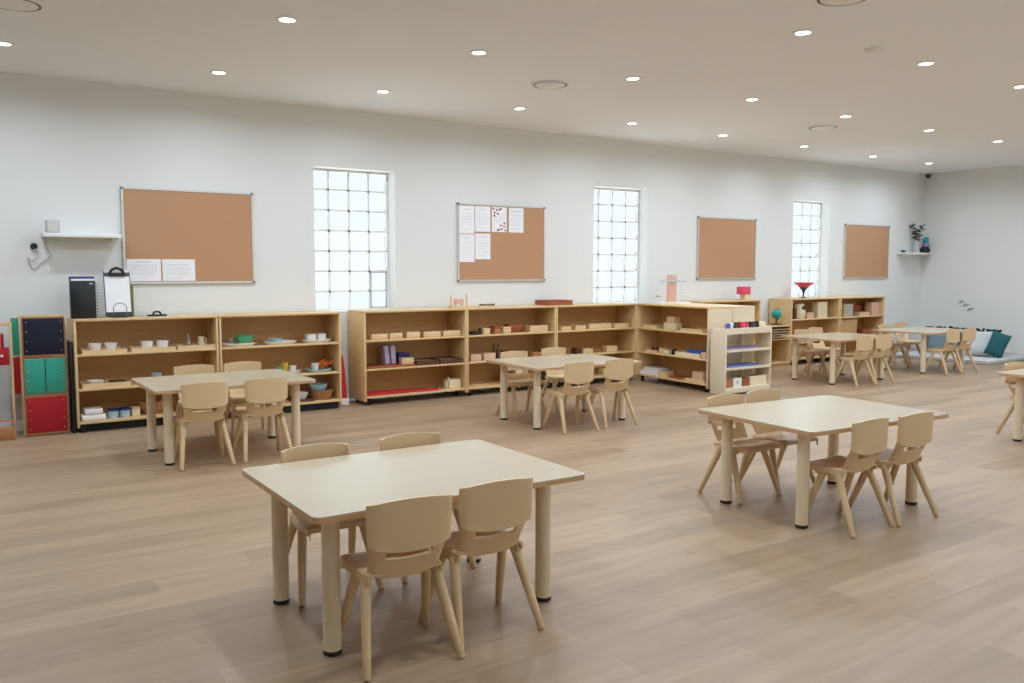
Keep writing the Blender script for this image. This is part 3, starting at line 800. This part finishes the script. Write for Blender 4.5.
solo('notebook', B().box(0, .22, 0, .012, 0, .30, bev=.002), 'olive', 'olive green notebook behind the upright clipboard', 'notebook', (1.33, 8.555, T))
b = B(); b.tube([(0, 0, .004), (0, 0, .10), (.02, 0, .125), (.055, 0, .135), (.09, 0, .125), (.11, 0, .10), (.11, 0, .004)], .004, 6)
b.box(-.005, .115, -.004, .10, 0, .003)
solo('bookend', b, 'steel', 'wire bookend in front of the upright clipboard', 'bookend', (1.345, 8.37, T))
t = thing('clipboard', 'clipboard lying flat with black clip on the left shelf unit', 'clipboard', (1.60, 8.36, T))
obj('backing_board', B().box(0, .25, 0, .2, 0, .004, bev=.001), 'alu', t)
obj('clip', B().box(.04, .21, .06, .10, .0045, .02, bev=.005).tube([(.09, .08, .02), (.10, .08, .04), (.125, .08, .046), (.15, .08, .04), (.16, .08, .02)], .01, 8), 'black', t)

# ------------------------------------------------------------------ trays and their contents
e = .0006
def tray(x0, x1, z, h, m, label, d=.27, yf=8.325, loc=None, rz=0, name='tray'):
    if loc is None: loc = (x0, yf, z+e)
    return solo(name, B().tray(0, x1-x0, 0, d, 0, h), m, label, 'tray', loc, rz, 'trays on the shelves')
TT = .0105
tray(1.075, 1.44, S1, .036, 'bamboo', 'pale wooden tray with two white bowls at the left of the top shelf')
for x, lab in ((1.185, 'white bowl, left one in the leftmost wooden tray'), (1.315, 'white bowl, right one in the leftmost wooden tray')):
    solo('bowl', B().bowl(0, 0, 0, .056, .078, foot=.62), 'white', lab, 'bowl', (x, 8.40, S1+TT), group='white bowls')
tray(1.475, 1.855, S1, .036, 'bamboo', 'pale wooden tray with two white cups, second on the top shelf')
for x, lab in ((1.62, 'white cup, left one in the second wooden tray'), (1.755, 'white cup, right one in the second wooden tray')):
    solo('cup', B().cup(0, 0, 0, .055, .078), 'white', lab, 'cup', (x, 8.40, S1+TT), group='white cups')
tray(1.875, 2.215, S1, .036, 'bamboo', 'pale wooden tray with glass flask and jug, third on the top shelf')
b = B(); b.lathe([(0, 0), (.042, 0), (.044, .02), (.02, .085), (.016, .13), (.02, .135), (.014, .135), (.012, .09), (.036, .02), (0, .006)], 18)
solo('flask', b, 'clear', 'small clear glass flask in the third tray', 'flask', (1.985, 8.40, S1+TT))
t = thing('jug', 'small cream jug right of the glass flask', 'jug', (2.105, 8.41, S1+TT))
obj('body', B().lathe([(0, 0), (.028, 0), (.036, .035), (.024, .075), (.028, .10), (.023, .10), (.02, .075), (.03, .035), (0, .006)], 18), 'cream', t)
obj('handle', B().tube([(.026, 0, .09), (.05, 0, .08), (.052, 0, .05), (.033, 0, .035)], .005, 6), 'cream', t)
tray(1.065, 1.46, S2, .042, 'bamboo', 'pale wooden tray with white dish on the middle shelf at left')
solo('dish', B().bowl(0, 0, 0, .075, .05, foot=.7), 'white', 'shallow white dish in the middle shelf tray', 'dish', (1.18, 8.42, S2+TT))
t = thing('brush', 'dark scrubbing brush lying in the middle shelf tray', 'brush', (1.36, 8.42, S2+TT))
obj('brush_back', B().box(-.07, .07, -.02, .02, .025, .045, bev=.008), 'darkwood', t)
obj('bristles', B().box(-.062, .062, -.016, .016, 0, .0248), 'black', t)
tray(1.56, 1.90, S2, .04, 'bamboo', 'pale wooden tray hidden partly by the chairs on the middle shelf')
solo('jar', B().cup(0, 0, 0, .045, .08), 'lightblue', 'pale blue pot in the tray hidden by the chairs', 'pot', (1.70, 8.42, S2+TT))
# bottom shelf, left unit
for k, (z, w) in enumerate(((0, .20), (.052, .15))):
    solo('container', B().box(-w/2, w/2, -.09, .09, 0, .05, bev=.012), 'whiteplastic', ('lower', 'upper')[k]+' flat white container of the stack at the left of the bottom shelf', 'container', (1.15, 8.43, S0+e+z))
for x, m, lab in ((1.315, 'navy', 'white pot with navy lid, left of the pair on the bottom shelf'), (1.415, 'navy', 'white pot with navy lid, right of the pair on the bottom shelf')):
    t = thing('pot', lab, 'pot', (x, 8.41, S0+e))
    obj('body', B().cyl(0, 0, 0, .062, .045), 'lightblue', t); obj('lid', B().lathe([(0, .0625), (.048, .0625), (.048, .082), (.02, .09), (0, .09)], 18), m, t)
t = thing('pot', 'cream box with orange lid beside the navy lidded pots', 'box', (1.505, 8.43, S0+e))
obj('body', B().box(-.035, .035, -.05, .05, 0, .06, bev=.004), 'cream', t); obj('lid', B().box(-.037, .037, -.052, .052, .0605, .08, bev=.004), 'palepink', t)
solo('basket', B().bowl(0, 0, 0, .125, .12, .008, .6, 24), 'wicker', 'round pinkish wicker basket at the bottom of the left shelf unit', 'basket', (1.66, 8.47, S0+e))
for x, m, lab in ((1.95, 'wicker', 'small wicker basket behind the left table legs'), ):
    solo('basket', B().bowl(0, 0, 0, .10, .09, .008, .65, 24), m, lab, 'basket', (x, 8.46, S0+e))
# second unit
def oval_tray(x, w, z, label, m='whiteplastic', d=.24):
    b = B(); b.lathe([(0, 0), (.82, 0), (1, .028), (.97, .03), (.8, .006), (0, .006)], 32, (0, 0, 0), 1, 1)
    for v in b.bm.verts: v.co.x *= w/2; v.co.y *= d/2
    t = thing('serving_tray', label, 'tray', (x, 8.46, z+e), 0, 'trays on the shelves')
    obj('tray_body', b, m, t)
    for s in (-1, 1):
        obj('handle', B().tube([(s*w*.46, -.04, .026), (s*(w*.46+.018), -.03, .034), (s*(w*.46+.018), .03, .034), (s*w*.46, .04, .026)], .006, 6), 'midwood', t)
    return t
oval_tray(2.47, .36, S1, 'white tray with a green bowl on the upper shelf')
solo('bowl', B().bowl(0, 0, 0, .092, .095, .006, .55), 'green', 'rounded green bowl on the white tray', 'bowl', (2.53, 8.46, S1+.008))
solo('cup', B().cup(0, 0, 0, .035, .07), 'clear', 'clear glass left of the green bowl', 'glass', (2.40, 8.44, S1+.008))
oval_tray(2.885, .36, S1, 'white tray with blue and black tools, second on the upper shelf')
solo('dish', B().bowl(0, 0, 0, .07, .05), 'lightblue', 'pale blue dish on the second white tray', 'dish', (2.84, 8.45, S1+.008))
solo('tongs', B().tube([(-.06, -.01, .006), (.05, -.004, .008), (.06, 0, .01), (.05, .004, .008), (-.06, .02, .006)], .005, 6), 'black', 'black tongs on the second white tray', 'tongs', (2.965, 8.42, S1+.008))
oval_tray(3.265, .34, S1, 'white tray with two white boxes, third on the upper shelf')
for x, w, lab in ((3.208, .10, 'white box, left one on the third white tray'), (3.318, .085, 'white box, right one on the third white tray')):
    solo('box', B().box(-w/2, w/2, -.04, .05, 0, .08, bev=.01), 'white', lab, 'box', (x, 8.45, S1+.008))
oval_tray(2.945, .32, S2, 'white tray with yellow and green cups beside the orange cloth tray')
for x, y, m, h, lab in ((2.875, 8.44, 'green', .065, 'green cup on the tray with the yellow one'), (2.94, 8.48, 'yellow', .10, 'yellow jar on the tray with the green cup'), (3.005, 8.43, 'white', .07, 'white cup beside the yellow jar')):
    solo('cup', B().cup(0, 0, 0, .035, h), m, lab, 'cup', (x, y, S2+.008))
oval_tray(3.285, .30, S2, 'white tray with a folded orange cloth', 'lightblue')
solo('cup', B().cup(0, 0, 0, .04, .08), 'white', 'white cup left of the orange cloth', 'cup', (3.245, 8.445, S2+.008))
b = B(); rows = [[(-.08+.16*i/8, -.05+.1*j/5, .03+.035*math.sin(i*.9+j)*.6+.02*math.cos(j*1.5)+.012*i/8) for i in range(9)] for j in range(6)]
b.grid(rows); b.solid(.012)
solo('folded_cloth', b, 'orange', 'rumpled orange cloth on the pale blue tray', 'cloth', (3.36, 8.48, S2+.024))
tray(2.98, 3.19, S0, .03, 'darkwood', 'dark tray with a white bowl on the bottom shelf')
solo('bowl', B().bowl(0, 0, 0, .07, .075), 'white', 'white bowl in the dark bottom tray', 'bowl', (3.09, 8.44, S0+TT))
solo('basket', B().bowl(0, 0, 0, .125, .10, .008, .7, 24), 'wicker', 'wide wicker basket on the bottom shelf beside the gap', 'basket', (3.315, 8.45, S0+e))
solo('bowl', B().bowl(0, 0, 0, .095, .085), 'lightblue', 'pale blue bowl resting in the wide wicker basket', 'bowl', (3.285, 8.46, S0+.075))
# red cone standing in the gap
t = thing('red_cone', 'tall red tapered cone on a white base in the gap between shelves', 'cone', (3.575, 8.52, 0.0005))
obj('cone_base', B().box(-.05, .05, -.06, .06, 0, .075, bev=.008), 'white', t)
obj('cone_body', B().lathe([(0, .0755), (.046, .0755), (.040, .2), (.028, .38), (.010, .52), (0, .54)], 16), 'red', t)
# third unit: cylinder blocks
def cylblock(x, w, label, nk=6):
    t = thing('cylinder_block', label, 'wooden block', (x, 8.36, S1+e), 0, 'knobbed cylinder blocks')
    obj('block', B().box(0, w, 0, .075, 0, .062, bev=.004), 'lightwood', t)
    for k in range(nk):
        xx = w*(k+.5)/nk
        obj('knob', B().lathe([(0, .0625), (.012, .0625), (.006, .067), (.005, .074), (.010, .082), (0, .088)], 10, (xx, .037, 0)), 'midwood', t)
cylblock(3.845, .19, 'knobbed cylinder block, leftmost on the shelf above the lilac books', 4)
cylblock(4.06, .15, 'knobbed cylinder block, second from the left above the lilac books', 3)
cylblock(4.475, .21, 'knobbed cylinder block, third from the left with many pegs', 5)
cylblock(4.715, .225, 'knobbed cylinder block, rightmost with many pegs', 6)
solo('box', B().box(0, .16, 0, .12, 0, .065, bev=.005), 'bamboo', 'small pale box between the cylinder blocks', 'box', (4.265, 8.36, S1+e))
solo('tray_board', B().box(0, .56, 0, .34, 0, .02, bev=.004), 'redwood', 'flat red-brown board under the lilac books', 'board', (3.775, 8.325, S2+e))
for k, (x, w, m, lab) in enumerate(((4.055, .055, 'lilac', 'lilac book standing upright, left of the pair'), (4.13, .06, 'lilac', 'lilac book standing upright, right of the pair'))):
    t = thing('book', lab, 'book', (x, 8.46, S2+.0215), 0, 'lilac books')
    t.rotation_euler = (0, math.radians(-5), 0)
    obj('cover', B().box(0, w*.9, 0, .15, 0, .20, bev=.003), m, t)
    obj('page_block', B().box(.005, w*.8, .004, .146, .2003, .203), 'paper', t, smooth=False)
solo('dark_box', B().box(0, .13, 0, .10, 0, .11, bev=.004), 'navy', 'dark box with purple end behind the pale block', 'box', (4.235, 8.50, S2+.0215))
solo('block', B().box(0, .145, 0, .08, 0, .07, bev=.004), 'bamboo', 'pale wooden block in front of the dark box', 'block', (4.20, 8.36, S2+.0215))
for x, w, m, lab in ((4.37, .27, 'cream', 'dark wood tray with cream front card, left of two'), (4.66, .29, 'palepink', 'dark wood tray with pale front card, right of two')):
    t = thing('sorting_tray', lab, 'tray', (x, 8.33, S2+e))
    obj('tray_body', B().tray(0, w, 0, .30, 0, .05, .012), 'darkwood', t)
    obj('front_card', B().box(.09, w-.01, .014, .06, .0125, .045, bev=.003), m, t)
    for k in range(3): obj('compartment_strip', B().box(.02, w-.02, .09+.06*k, .105+.06*k, .0125, .042), 'midwood', t)
for k in range(5):
    Lr = .86-.10*k
    solo('red_rod', B().box(0, Lr, 0, .026, 0, .026, bev=.002), 'red', '%s red rod lying on the bottom shelf' % ('longest front', 'second longest', 'third longest', 'fourth longest', 'shortest rear')[k], 'rod', (3.775, 8.33+.035*k, S0+e), group='red rods')
t = thing('peg_box', 'cream wooden box with a raised end beside the red rods', 'box', (4.79, 8.36, S0+e))
obj('body', B().box(0, .15, 0, .12, 0, .10, bev=.004), 'cream', t); obj('end_peg', B().box(-.03, -.0005, .03, .09, 0, .075, bev=.004).cyl(.02, .06, .1005, .12, .012), 'cream', t)
# unit four
def bx(name, x0, x1, z, h, m, label, d=.12, y=8.36, cat='box', group='small wooden boxes'):
    return solo(name, B().box(0, x1-x0, 0, d, 0, h, bev=.004), m, label, cat, (x0, y, z+e), 0, group)
bx('dark_block', 5.09, 5.20, S1, .035, 'black', 'low dark block at the left of the shelf above the bead chain')
solo('peg', B().lathe([(0, 0), (.016, 0), (.016, .05), (.008, .055), (.012, .075), (0, .08)], 12), 'black', 'small black peg beside the low dark block', 'peg', (5.222, 8.40, S1+e))
def lidbox(x0, x1, z, h, m, lm, label, d=.13, y=8.36):
    t = thing('lidded_box', label, 'box', (x0, y, z+e), 0, 'small wooden boxes')
    obj('body', B().box(0, x1-x0, 0, d, 0, h*.7, bev=.003), m, t)
    obj('lid', B().box(-.002, x1-x0+.002, -.002, d+.002, h*.7+.0005, h, bev=.003), lm, t)
lidbox(5.245, 5.335, S1, .07, 'lightwood', 'lightwood', 'small pale box second from the left above the bead chain')
lidbox(5.40, 5.48, S1, .085, 'midwood', 'redwood', 'red-brown cube box above the bead chain')
lidbox(5.52, 5.625, S1, .075, 'lightwood', 'lightwood', 'pale square box right of the red-brown cube')
bx('brick_box', 5.66, 5.86, S1, .095, 'redwood', 'red-brown long box on the shelf above the bead chain', y=8.45)
bx('plank_box', 5.90, 6.165, S1, .075, 'lightwood', 'long pale box at the right of the shelf above the bead chain')
bx('plank_box', 5.08, 5.215, S2, .08, 'palepink', 'pale pinkish box at the left of the middle shelf')
bx('plank_box', 5.255, 5.41, S2, .085, 'palepink', 'pale pinkish box beside the two dark bottles')
for x, h, lab in ((5.45, .17, 'slim dark bottle, left one on the middle shelf'), (5.51, .165, 'slim dark bottle, right one on the middle shelf')):
    t = thing('bottle', lab, 'bottle', (x, 8.46, S2+e))
    obj('body', B().lathe([(0, 0), (.024, 0), (.024, h*.62), (.011, h*.76), (.011, h*.9), (0, h*.9)], 14), 'darkwood', t)
    obj('cap', B().cyl(0, 0, h*.9, h, .013, seg=12), 'black', t)
bx('card_box', 5.57, 5.88, S2, .08, 'midwood', 'brown card box behind the back-row chair on the middle shelf', d=.22, y=8.42)
tray(5.92, 6.20, S2, .06, 'midwood', 'brown tray with a pale card at the right of the middle shelf')
bx('card', 5.95, 6.16, S2+.011, .035, 'cream', 'cream cards lying in the brown tray', y=8.38, cat='card')
solo('work_mat', B().box(0, .26, 0, .22, 0, .018, bev=.004), 'tanboard', 'flat mat at the left of the bottom shelf beside the bead chain', 'mat', (5.05, 8.36, S0+e))
def bead_chain(x, z0, z1, m, label, y=8.292):
    b = B(); k = 0; z = z1
    b.tube([(0, 0, 0), (0, 0, z1-z0)], .002, 5)
    for q in range(int((z1-z0)/.022)): b.ball(0, 0, .012+q*.022, .011, u=8, v=6)
    t = thing('hanging_bead_chain', label, 'bead chain', (x, y, z0))
    obj('beads', b, m, t, )
    obj('hook', B().box(-.008, .008, -.004, .012, z1-z0, z1-z0+.012), 'steel', t)
bead_chain(5.475, .12, .372, 'black', 'black bead chain hanging in front of the bottom shelf', y=8.284)
bx('basket_box', 5.60, 5.95, S0, .11, 'midwood', 'brown box on the bottom shelf behind the middle table', d=.2)
lidbox(5.70, 5.79, S0+.1105, .06, 'cream', 'cream', 'small cream cube on top of the brown bottom box')
bx('dark_box', 6.03, 6.19, S0, .07, 'black', 'black box at the right of the bottom shelf', d=.15)
# unit five
for x0, x1, h, lab in ((6.37, 6.525, .05, 'low pale box, leftmost on the top shelf below the window'), (6.59, 6.75, .055, 'low pale box, second on the top shelf below the window'),
                    (6.81, 7.17, .065, 'long low pale box on the top shelf below the window'), (7.22, 7.465, .055, 'low pale box, rightmost on the top shelf below the window')):
    lidbox(x0, x1, S1, h, 'lightwood', 'bamboo', lab)
bx('dark_block', 6.61, 6.69, S2, .075, 'darkwood', 'small dark block behind the right chair on the middle shelf')
lidbox(6.72, 6.87, S2, .06, 'lightwood', 'lightwood', 'pale box right of the small dark block')
bx('dark_tray', 6.90, 7.07, S2, .045, 'midwood', 'low brown block between two pale boxes', y=8.45)
lidbox(7.10, 7.27, S2, .075, 'lightwood', 'bamboo', 'pale box at the right of the middle shelf below the window')
for x0, x1, h, m, lab in ((6.55, 6.66, .16, 'cream', 'white box behind the middle table on the bottom shelf'), (6.69, 6.77, .14, 'black', 'black box behind the middle table on the bottom shelf'), (7.05, 7.30, .08, 'lightwood', 'low pale box at the bottom right below the window')):
    bx('box', x0, x1, S0, h, m, lab)
# things on top of units three to five
t = thing('peg_stand', 'small wooden stand with two upright pegs on the long shelf top', 'stand', (4.90, 8.46, T))
obj('stand_base', B().box(0, .33, 0, .13, 0, .02, bev=.003), 'bamboo', t)
obj('upright', B().box(.0, .018, .05, .07, .0205, .14, bev=.003), 'bamboo', t); obj('upright', B().box(.205, .225, .05, .07, .0205, .15, bev=.003), 'bamboo', t)
obj('cross_panel', B().box(.05, .17, .045, .075, .045, .10, bev=.003).box(.06, .07, .05, .07, .0205, .044).box(.15, .16, .05, .07, .0205, .044), 'pinkwood', t)
t = thing('bead_strip', 'low wooden strip with dark beads beside the peg stand', 'strip', (5.245, 8.44, T))
obj('strip_board', B().box(0, .24, 0, .07, 0, .012, bev=.003), 'bamboo', t)
for k in range(6): obj('bead', B().ball(.03+.036*k, .035, .0265, .014, u=10, v=8), 'darkwood', t)
t = thing('display_tray', 'brown wooden tray with raised back on the long shelf top', 'tray', (6.20, 8.40, T))
obj('tray_body', B().tray(0, .37, 0, .28, 0, .06, .014), 'redwood', t)
obj('inner_board', B().box(.018, .352, .05, .26, .0145, .05, bev=.003), 'midwood', t)

# sideways unit contents, in its own frame
def FP(s, d, z): return (FA[0]+u[0]*s+n[0]*d, FA[1]+u[1]*s+n[1]*d, z)
def fbox(name, s0, s1, z, h, m, label, d0=.05, dd=.12, cat='box'):
    return solo(name, B().box(0, s1-s0, 0, dd, 0, h, bev=.004), m, label, cat, FP(s0, d0, z+e), FROT, 'items on the sideways shelf')
def ftray(s0, s1, z, h, m, label): return tray(s0, s1, z, h, m, label, d=.26, loc=FP(s0, .04, z+e), rz=FROT)
ftray(.06, .34, S1, .045, 'bamboo', 'pale wooden tray at the far end of the sideways top shelf')
t = thing('stair_block', 'stepped pale wooden block on the sideways top shelf', 'wooden block', FP(.43, .08, S1+e), FROT)
obj('lower_step', B().box(0, .23, 0, .1, 0, .085, bev=.004), 'cream', t); obj('upper_step', B().box(.06, .2, 0, .1, .0855, .16, bev=.004), 'lightwood', t)
ftray(.79, 1.18, S1, .035, 'bamboo', 'long flat pale tray at the near end of the sideways top shelf')
ftray(.14, .36, S2, .03, 'bamboo', 'pale tray with dark pieces on the sideways middle shelf')
for k, (s, m, lab) in enumerate(((.19, 'darkwood', 'dark wooden piece, left in the sideways shelf tray'), (.27, 'darkwood', 'dark wooden piece, right in the sideways shelf tray'))):
    solo('wooden_piece', B().lathe([(0, 0), (.026, 0), (.026, .03), (.01, .06), (0, .065)], 12), m, lab, 'piece', FP(s, .12, S2+TT), FROT)
fbox('pale_block', .38, .46, S2, .065, 'lightwood', 'small pale block on the sideways middle shelf')
fbox('pale_block', .47, .56, S2, .045, 'cream', 'lower cream block beside the small pale block')
solo('dark_cylinder', B().cyl(0, 0, 0, .055, .035).cyl(0, 0, .055, .075, .02), 'black', 'short black cylinder left of the blue box tray', 'cylinder', FP(.625, .1, S2+e))
ftray(.70, 1.13, S2, .05, 'cream', 'cream tray with blue blocks on the sideways middle shelf')
for s, w_, lab in ((.87, .11, 'blue block, left one in the cream tray'), (1.00, .11, 'blue block, right one in the cream tray')):
    solo('blue_block', B().box(0, w_, 0, .1, 0, .075, bev=.004), 'blue', lab, 'block', FP(s, .07, S2+TT), FROT)
fbox('pinkish_box', 1.145, 1.235, S2, .075, 'palepink', 'small pinkish box at the near end of the sideways middle shelf')
ftray(.04, .38, S0, .05, 'whiteplastic', 'white tray with papers on the sideways bottom shelf')
fbox('paper_stack', .07, .35, S0+.0105, .075, 'white', 'stack of white paper in the white tray', .07, .18, 'paper')
fbox('pale_block', .395, .54, S0, .06, 'lightwood', 'pale box beside the white tray on the sideways bottom shelf')
fbox('work_mat', .58, .86, S0, .018, 'redwood', 'flat red-brown mat on the sideways bottom shelf', .05, .2, 'mat')
ftray(.88, 1.22, S0, .03, 'bamboo', 'pale tray under the pinkish box on the sideways bottom shelf')
fbox('pinkish_box', 1.0, 1.19, S0+.0105, .11, 'palepink', 'pinkish box in the tray on the sideways bottom shelf')
# balance scale
t = thing('balance_scale', 'pinkish wooden balance scale with white pans on the sideways shelf top', 'scale', (7.90, 8.04, T), math.radians(-10))
obj('scale_base', B().box(-.22, .24, -.09, .09, 0, .02, bev=.004), 'white', t)
obj('post', B().box(-.065, .065, -.018, .018, .0205, .37, bev=.003), 'pinkwood', t)
obj('pointer', B().box(-.012, .012, -.026, -.0185, .22, .375, bev=.002), 'grey', t)
obj('beam', B().box(-.2, .21, -.034, -.0265, .275, .295, bev=.003), 'grey', t)
for s in (-.185, .2):
    p = obj('pan', B().bowl(s, -.03, .075, .065, .035), 'white', t)
    obj('pan_string', B().tube([(s-.06, -.03, .11), (s, -.03, .275)], .0018, 5).tube([(s+.06, -.03, .11), (s, -.03, .275)], .0018, 5), 'white', p)
# pink box on white stand
t = thing('pink_box', 'tilted pink box on a pale stand on the shelf behind', 'box', (9.75, 8.46, T))
obj('stand', B().box(-.02, .10, -.05, .05, 0, .08, bev=.004), 'cream', t)
obj('box_body', B().box(-.085, .085, -.06, .06, .0805, .19, bev=.006), 'pink', t)
# far units
bx('dark_jar', 10.77, 10.83, S1, .16, 'darkwood', 'dark upright block at the left of the far top shelf', cat='block')
t = thing('ceramic_jar', 'cream ceramic jar with dark patch on the far top shelf', 'jar', (10.95, 8.42, S1+e))
obj('body', B().lathe([(0, 0), (.07, 0), (.1, .05), (.1, .12), (.08, .2), (.075, .225), (0, .225)], 20), 'cream', t)
obj('dark_patch', B().ball(.01, -.085, .165, .045, .02, .035), 'leaf', t)
lidbox(11.08, 11.24, S1, .09, 'palepink', 'palepink', 'small pink box right of the cream ceramic jar')
bx('tall_box', 11.34, 11.57, S1, .25, 'cream', 'tall cream box on the far top shelf')
t = thing('drawer_stack', 'small grey box with striped drawers on the far right shelf', 'box', (11.98, 8.36, S1+e))
obj('body', B().box(0, .25, 0, .2, 0, .2, bev=.004), 'tanboard', t)
for k in range(4): obj('stripe', B().box(.01, .24, -.006, -.0005, .02+.045*k, .05+.045*k, bev=.002), 'grey', t)
bx('dark_jar', 12.30, 12.39, S1, .14, 'darkwood', 'dark block right of the striped drawer box', cat='block', y=8.48)
bx('flat_box', 12.41, 12.68, S1, .06, 'lightwood', 'low pale box between dark block and pinkish box')
bx('brown_box', 12.45, 12.70, S1, .17, 'redwood', 'red-brown box behind the low pale box', y=8.52)
bx('pinkish_box', 12.73, 12.965, S1, .21, 'palepink', 'pinkish square box at the right end of the far row')
bx('tan_box', 11.87, 12.35, S2, .26, 'tanboard', 'large tan board box below the striped drawer box')
bx('dark_block', 12.5, 12.75, S2, .09, 'redwood', 'red-brown box on the far right middle shelf')
bead_chain(10.775, .18, .38, 'palepink', 'pinkish bead chain hanging at the left of the far shelf', y=8.284)
t = thing('funnel_vase', 'pink funnel vase on a grey-green stem on the far shelf', 'vase', (11.16, 8.50, T))
obj('stem', B().lathe([(0, 0), (.045, 0), (.045, .008), (.012, .016), (.012, .07), (.03, .12), (.066, .165), (0, .165)], 24), 'darkgrey', t)
obj('vase_bowl', B().lathe([(.066, .1655), (.10, .195), (.155, .235), (.15, .24), (.095, .203), (.05, .17), (0, .17)], 28), 'pink', t)

# ------------------------------------------------------------------ daylight and view
sc = bpy.context.scene
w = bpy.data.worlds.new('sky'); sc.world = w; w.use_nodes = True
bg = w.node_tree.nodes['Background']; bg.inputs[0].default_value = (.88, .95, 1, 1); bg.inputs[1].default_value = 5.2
wn = w.node_tree.nodes; wl = w.node_tree.links           # overcast sky; brighter glow added below the horizon to lift the ceiling
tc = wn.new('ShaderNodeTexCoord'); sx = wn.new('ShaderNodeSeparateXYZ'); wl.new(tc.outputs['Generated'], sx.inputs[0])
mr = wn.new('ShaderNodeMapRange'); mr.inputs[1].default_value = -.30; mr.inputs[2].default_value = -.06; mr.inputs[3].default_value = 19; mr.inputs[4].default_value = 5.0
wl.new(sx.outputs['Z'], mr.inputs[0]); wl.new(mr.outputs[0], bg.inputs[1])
def portal(loc, rot, sx, sy):
    l = bpy.data.lights.new('daylight_portal', 'AREA'); l.shape = 'RECTANGLE'; l.size = sx; l.size_y = sy; l.cycles.is_portal = True
    o = bpy.data.objects.new('daylight_portal', l); COL.objects.link(o); o.location = loc; o.rotation_euler = rot
portal((WX+.19, (RY0+RY1)/2, (RZ0+RZ1)/2), (0, PI/2, 0), RZ1-RZ0, RY1-RY0)
portal(((GX0+GX1)/2, FY-.19, (GZ0+GZ1)/2), (PI/2, 0, 0), GX1-GX0, GZ1-GZ0)
for a, c in WIN: portal(((a+c)/2, WY+.24, (WZ0+WZ1)/2), (-PI/2, 0, 0), c-a, WZ1-WZ0)
vs = sc.view_settings
sc.display_settings.display_device = 'sRGB'
vs.view_transform = 'Standard'; vs.look = 'None'; vs.gamma = 1; vs.use_curve_mapping = False
vs.exposure = 0.08
sc.cycles.max_bounces = 10; sc.cycles.diffuse_bounces = 6; sc.cycles.glossy_bounces = 4; sc.cycles.transparent_max_bounces = 12
sc.cycles.use_denoising = True
sc.cycles.sample_clamp_indirect = 6
sc.cycles.caustics_reflective = False; sc.cycles.caustics_refractive = False
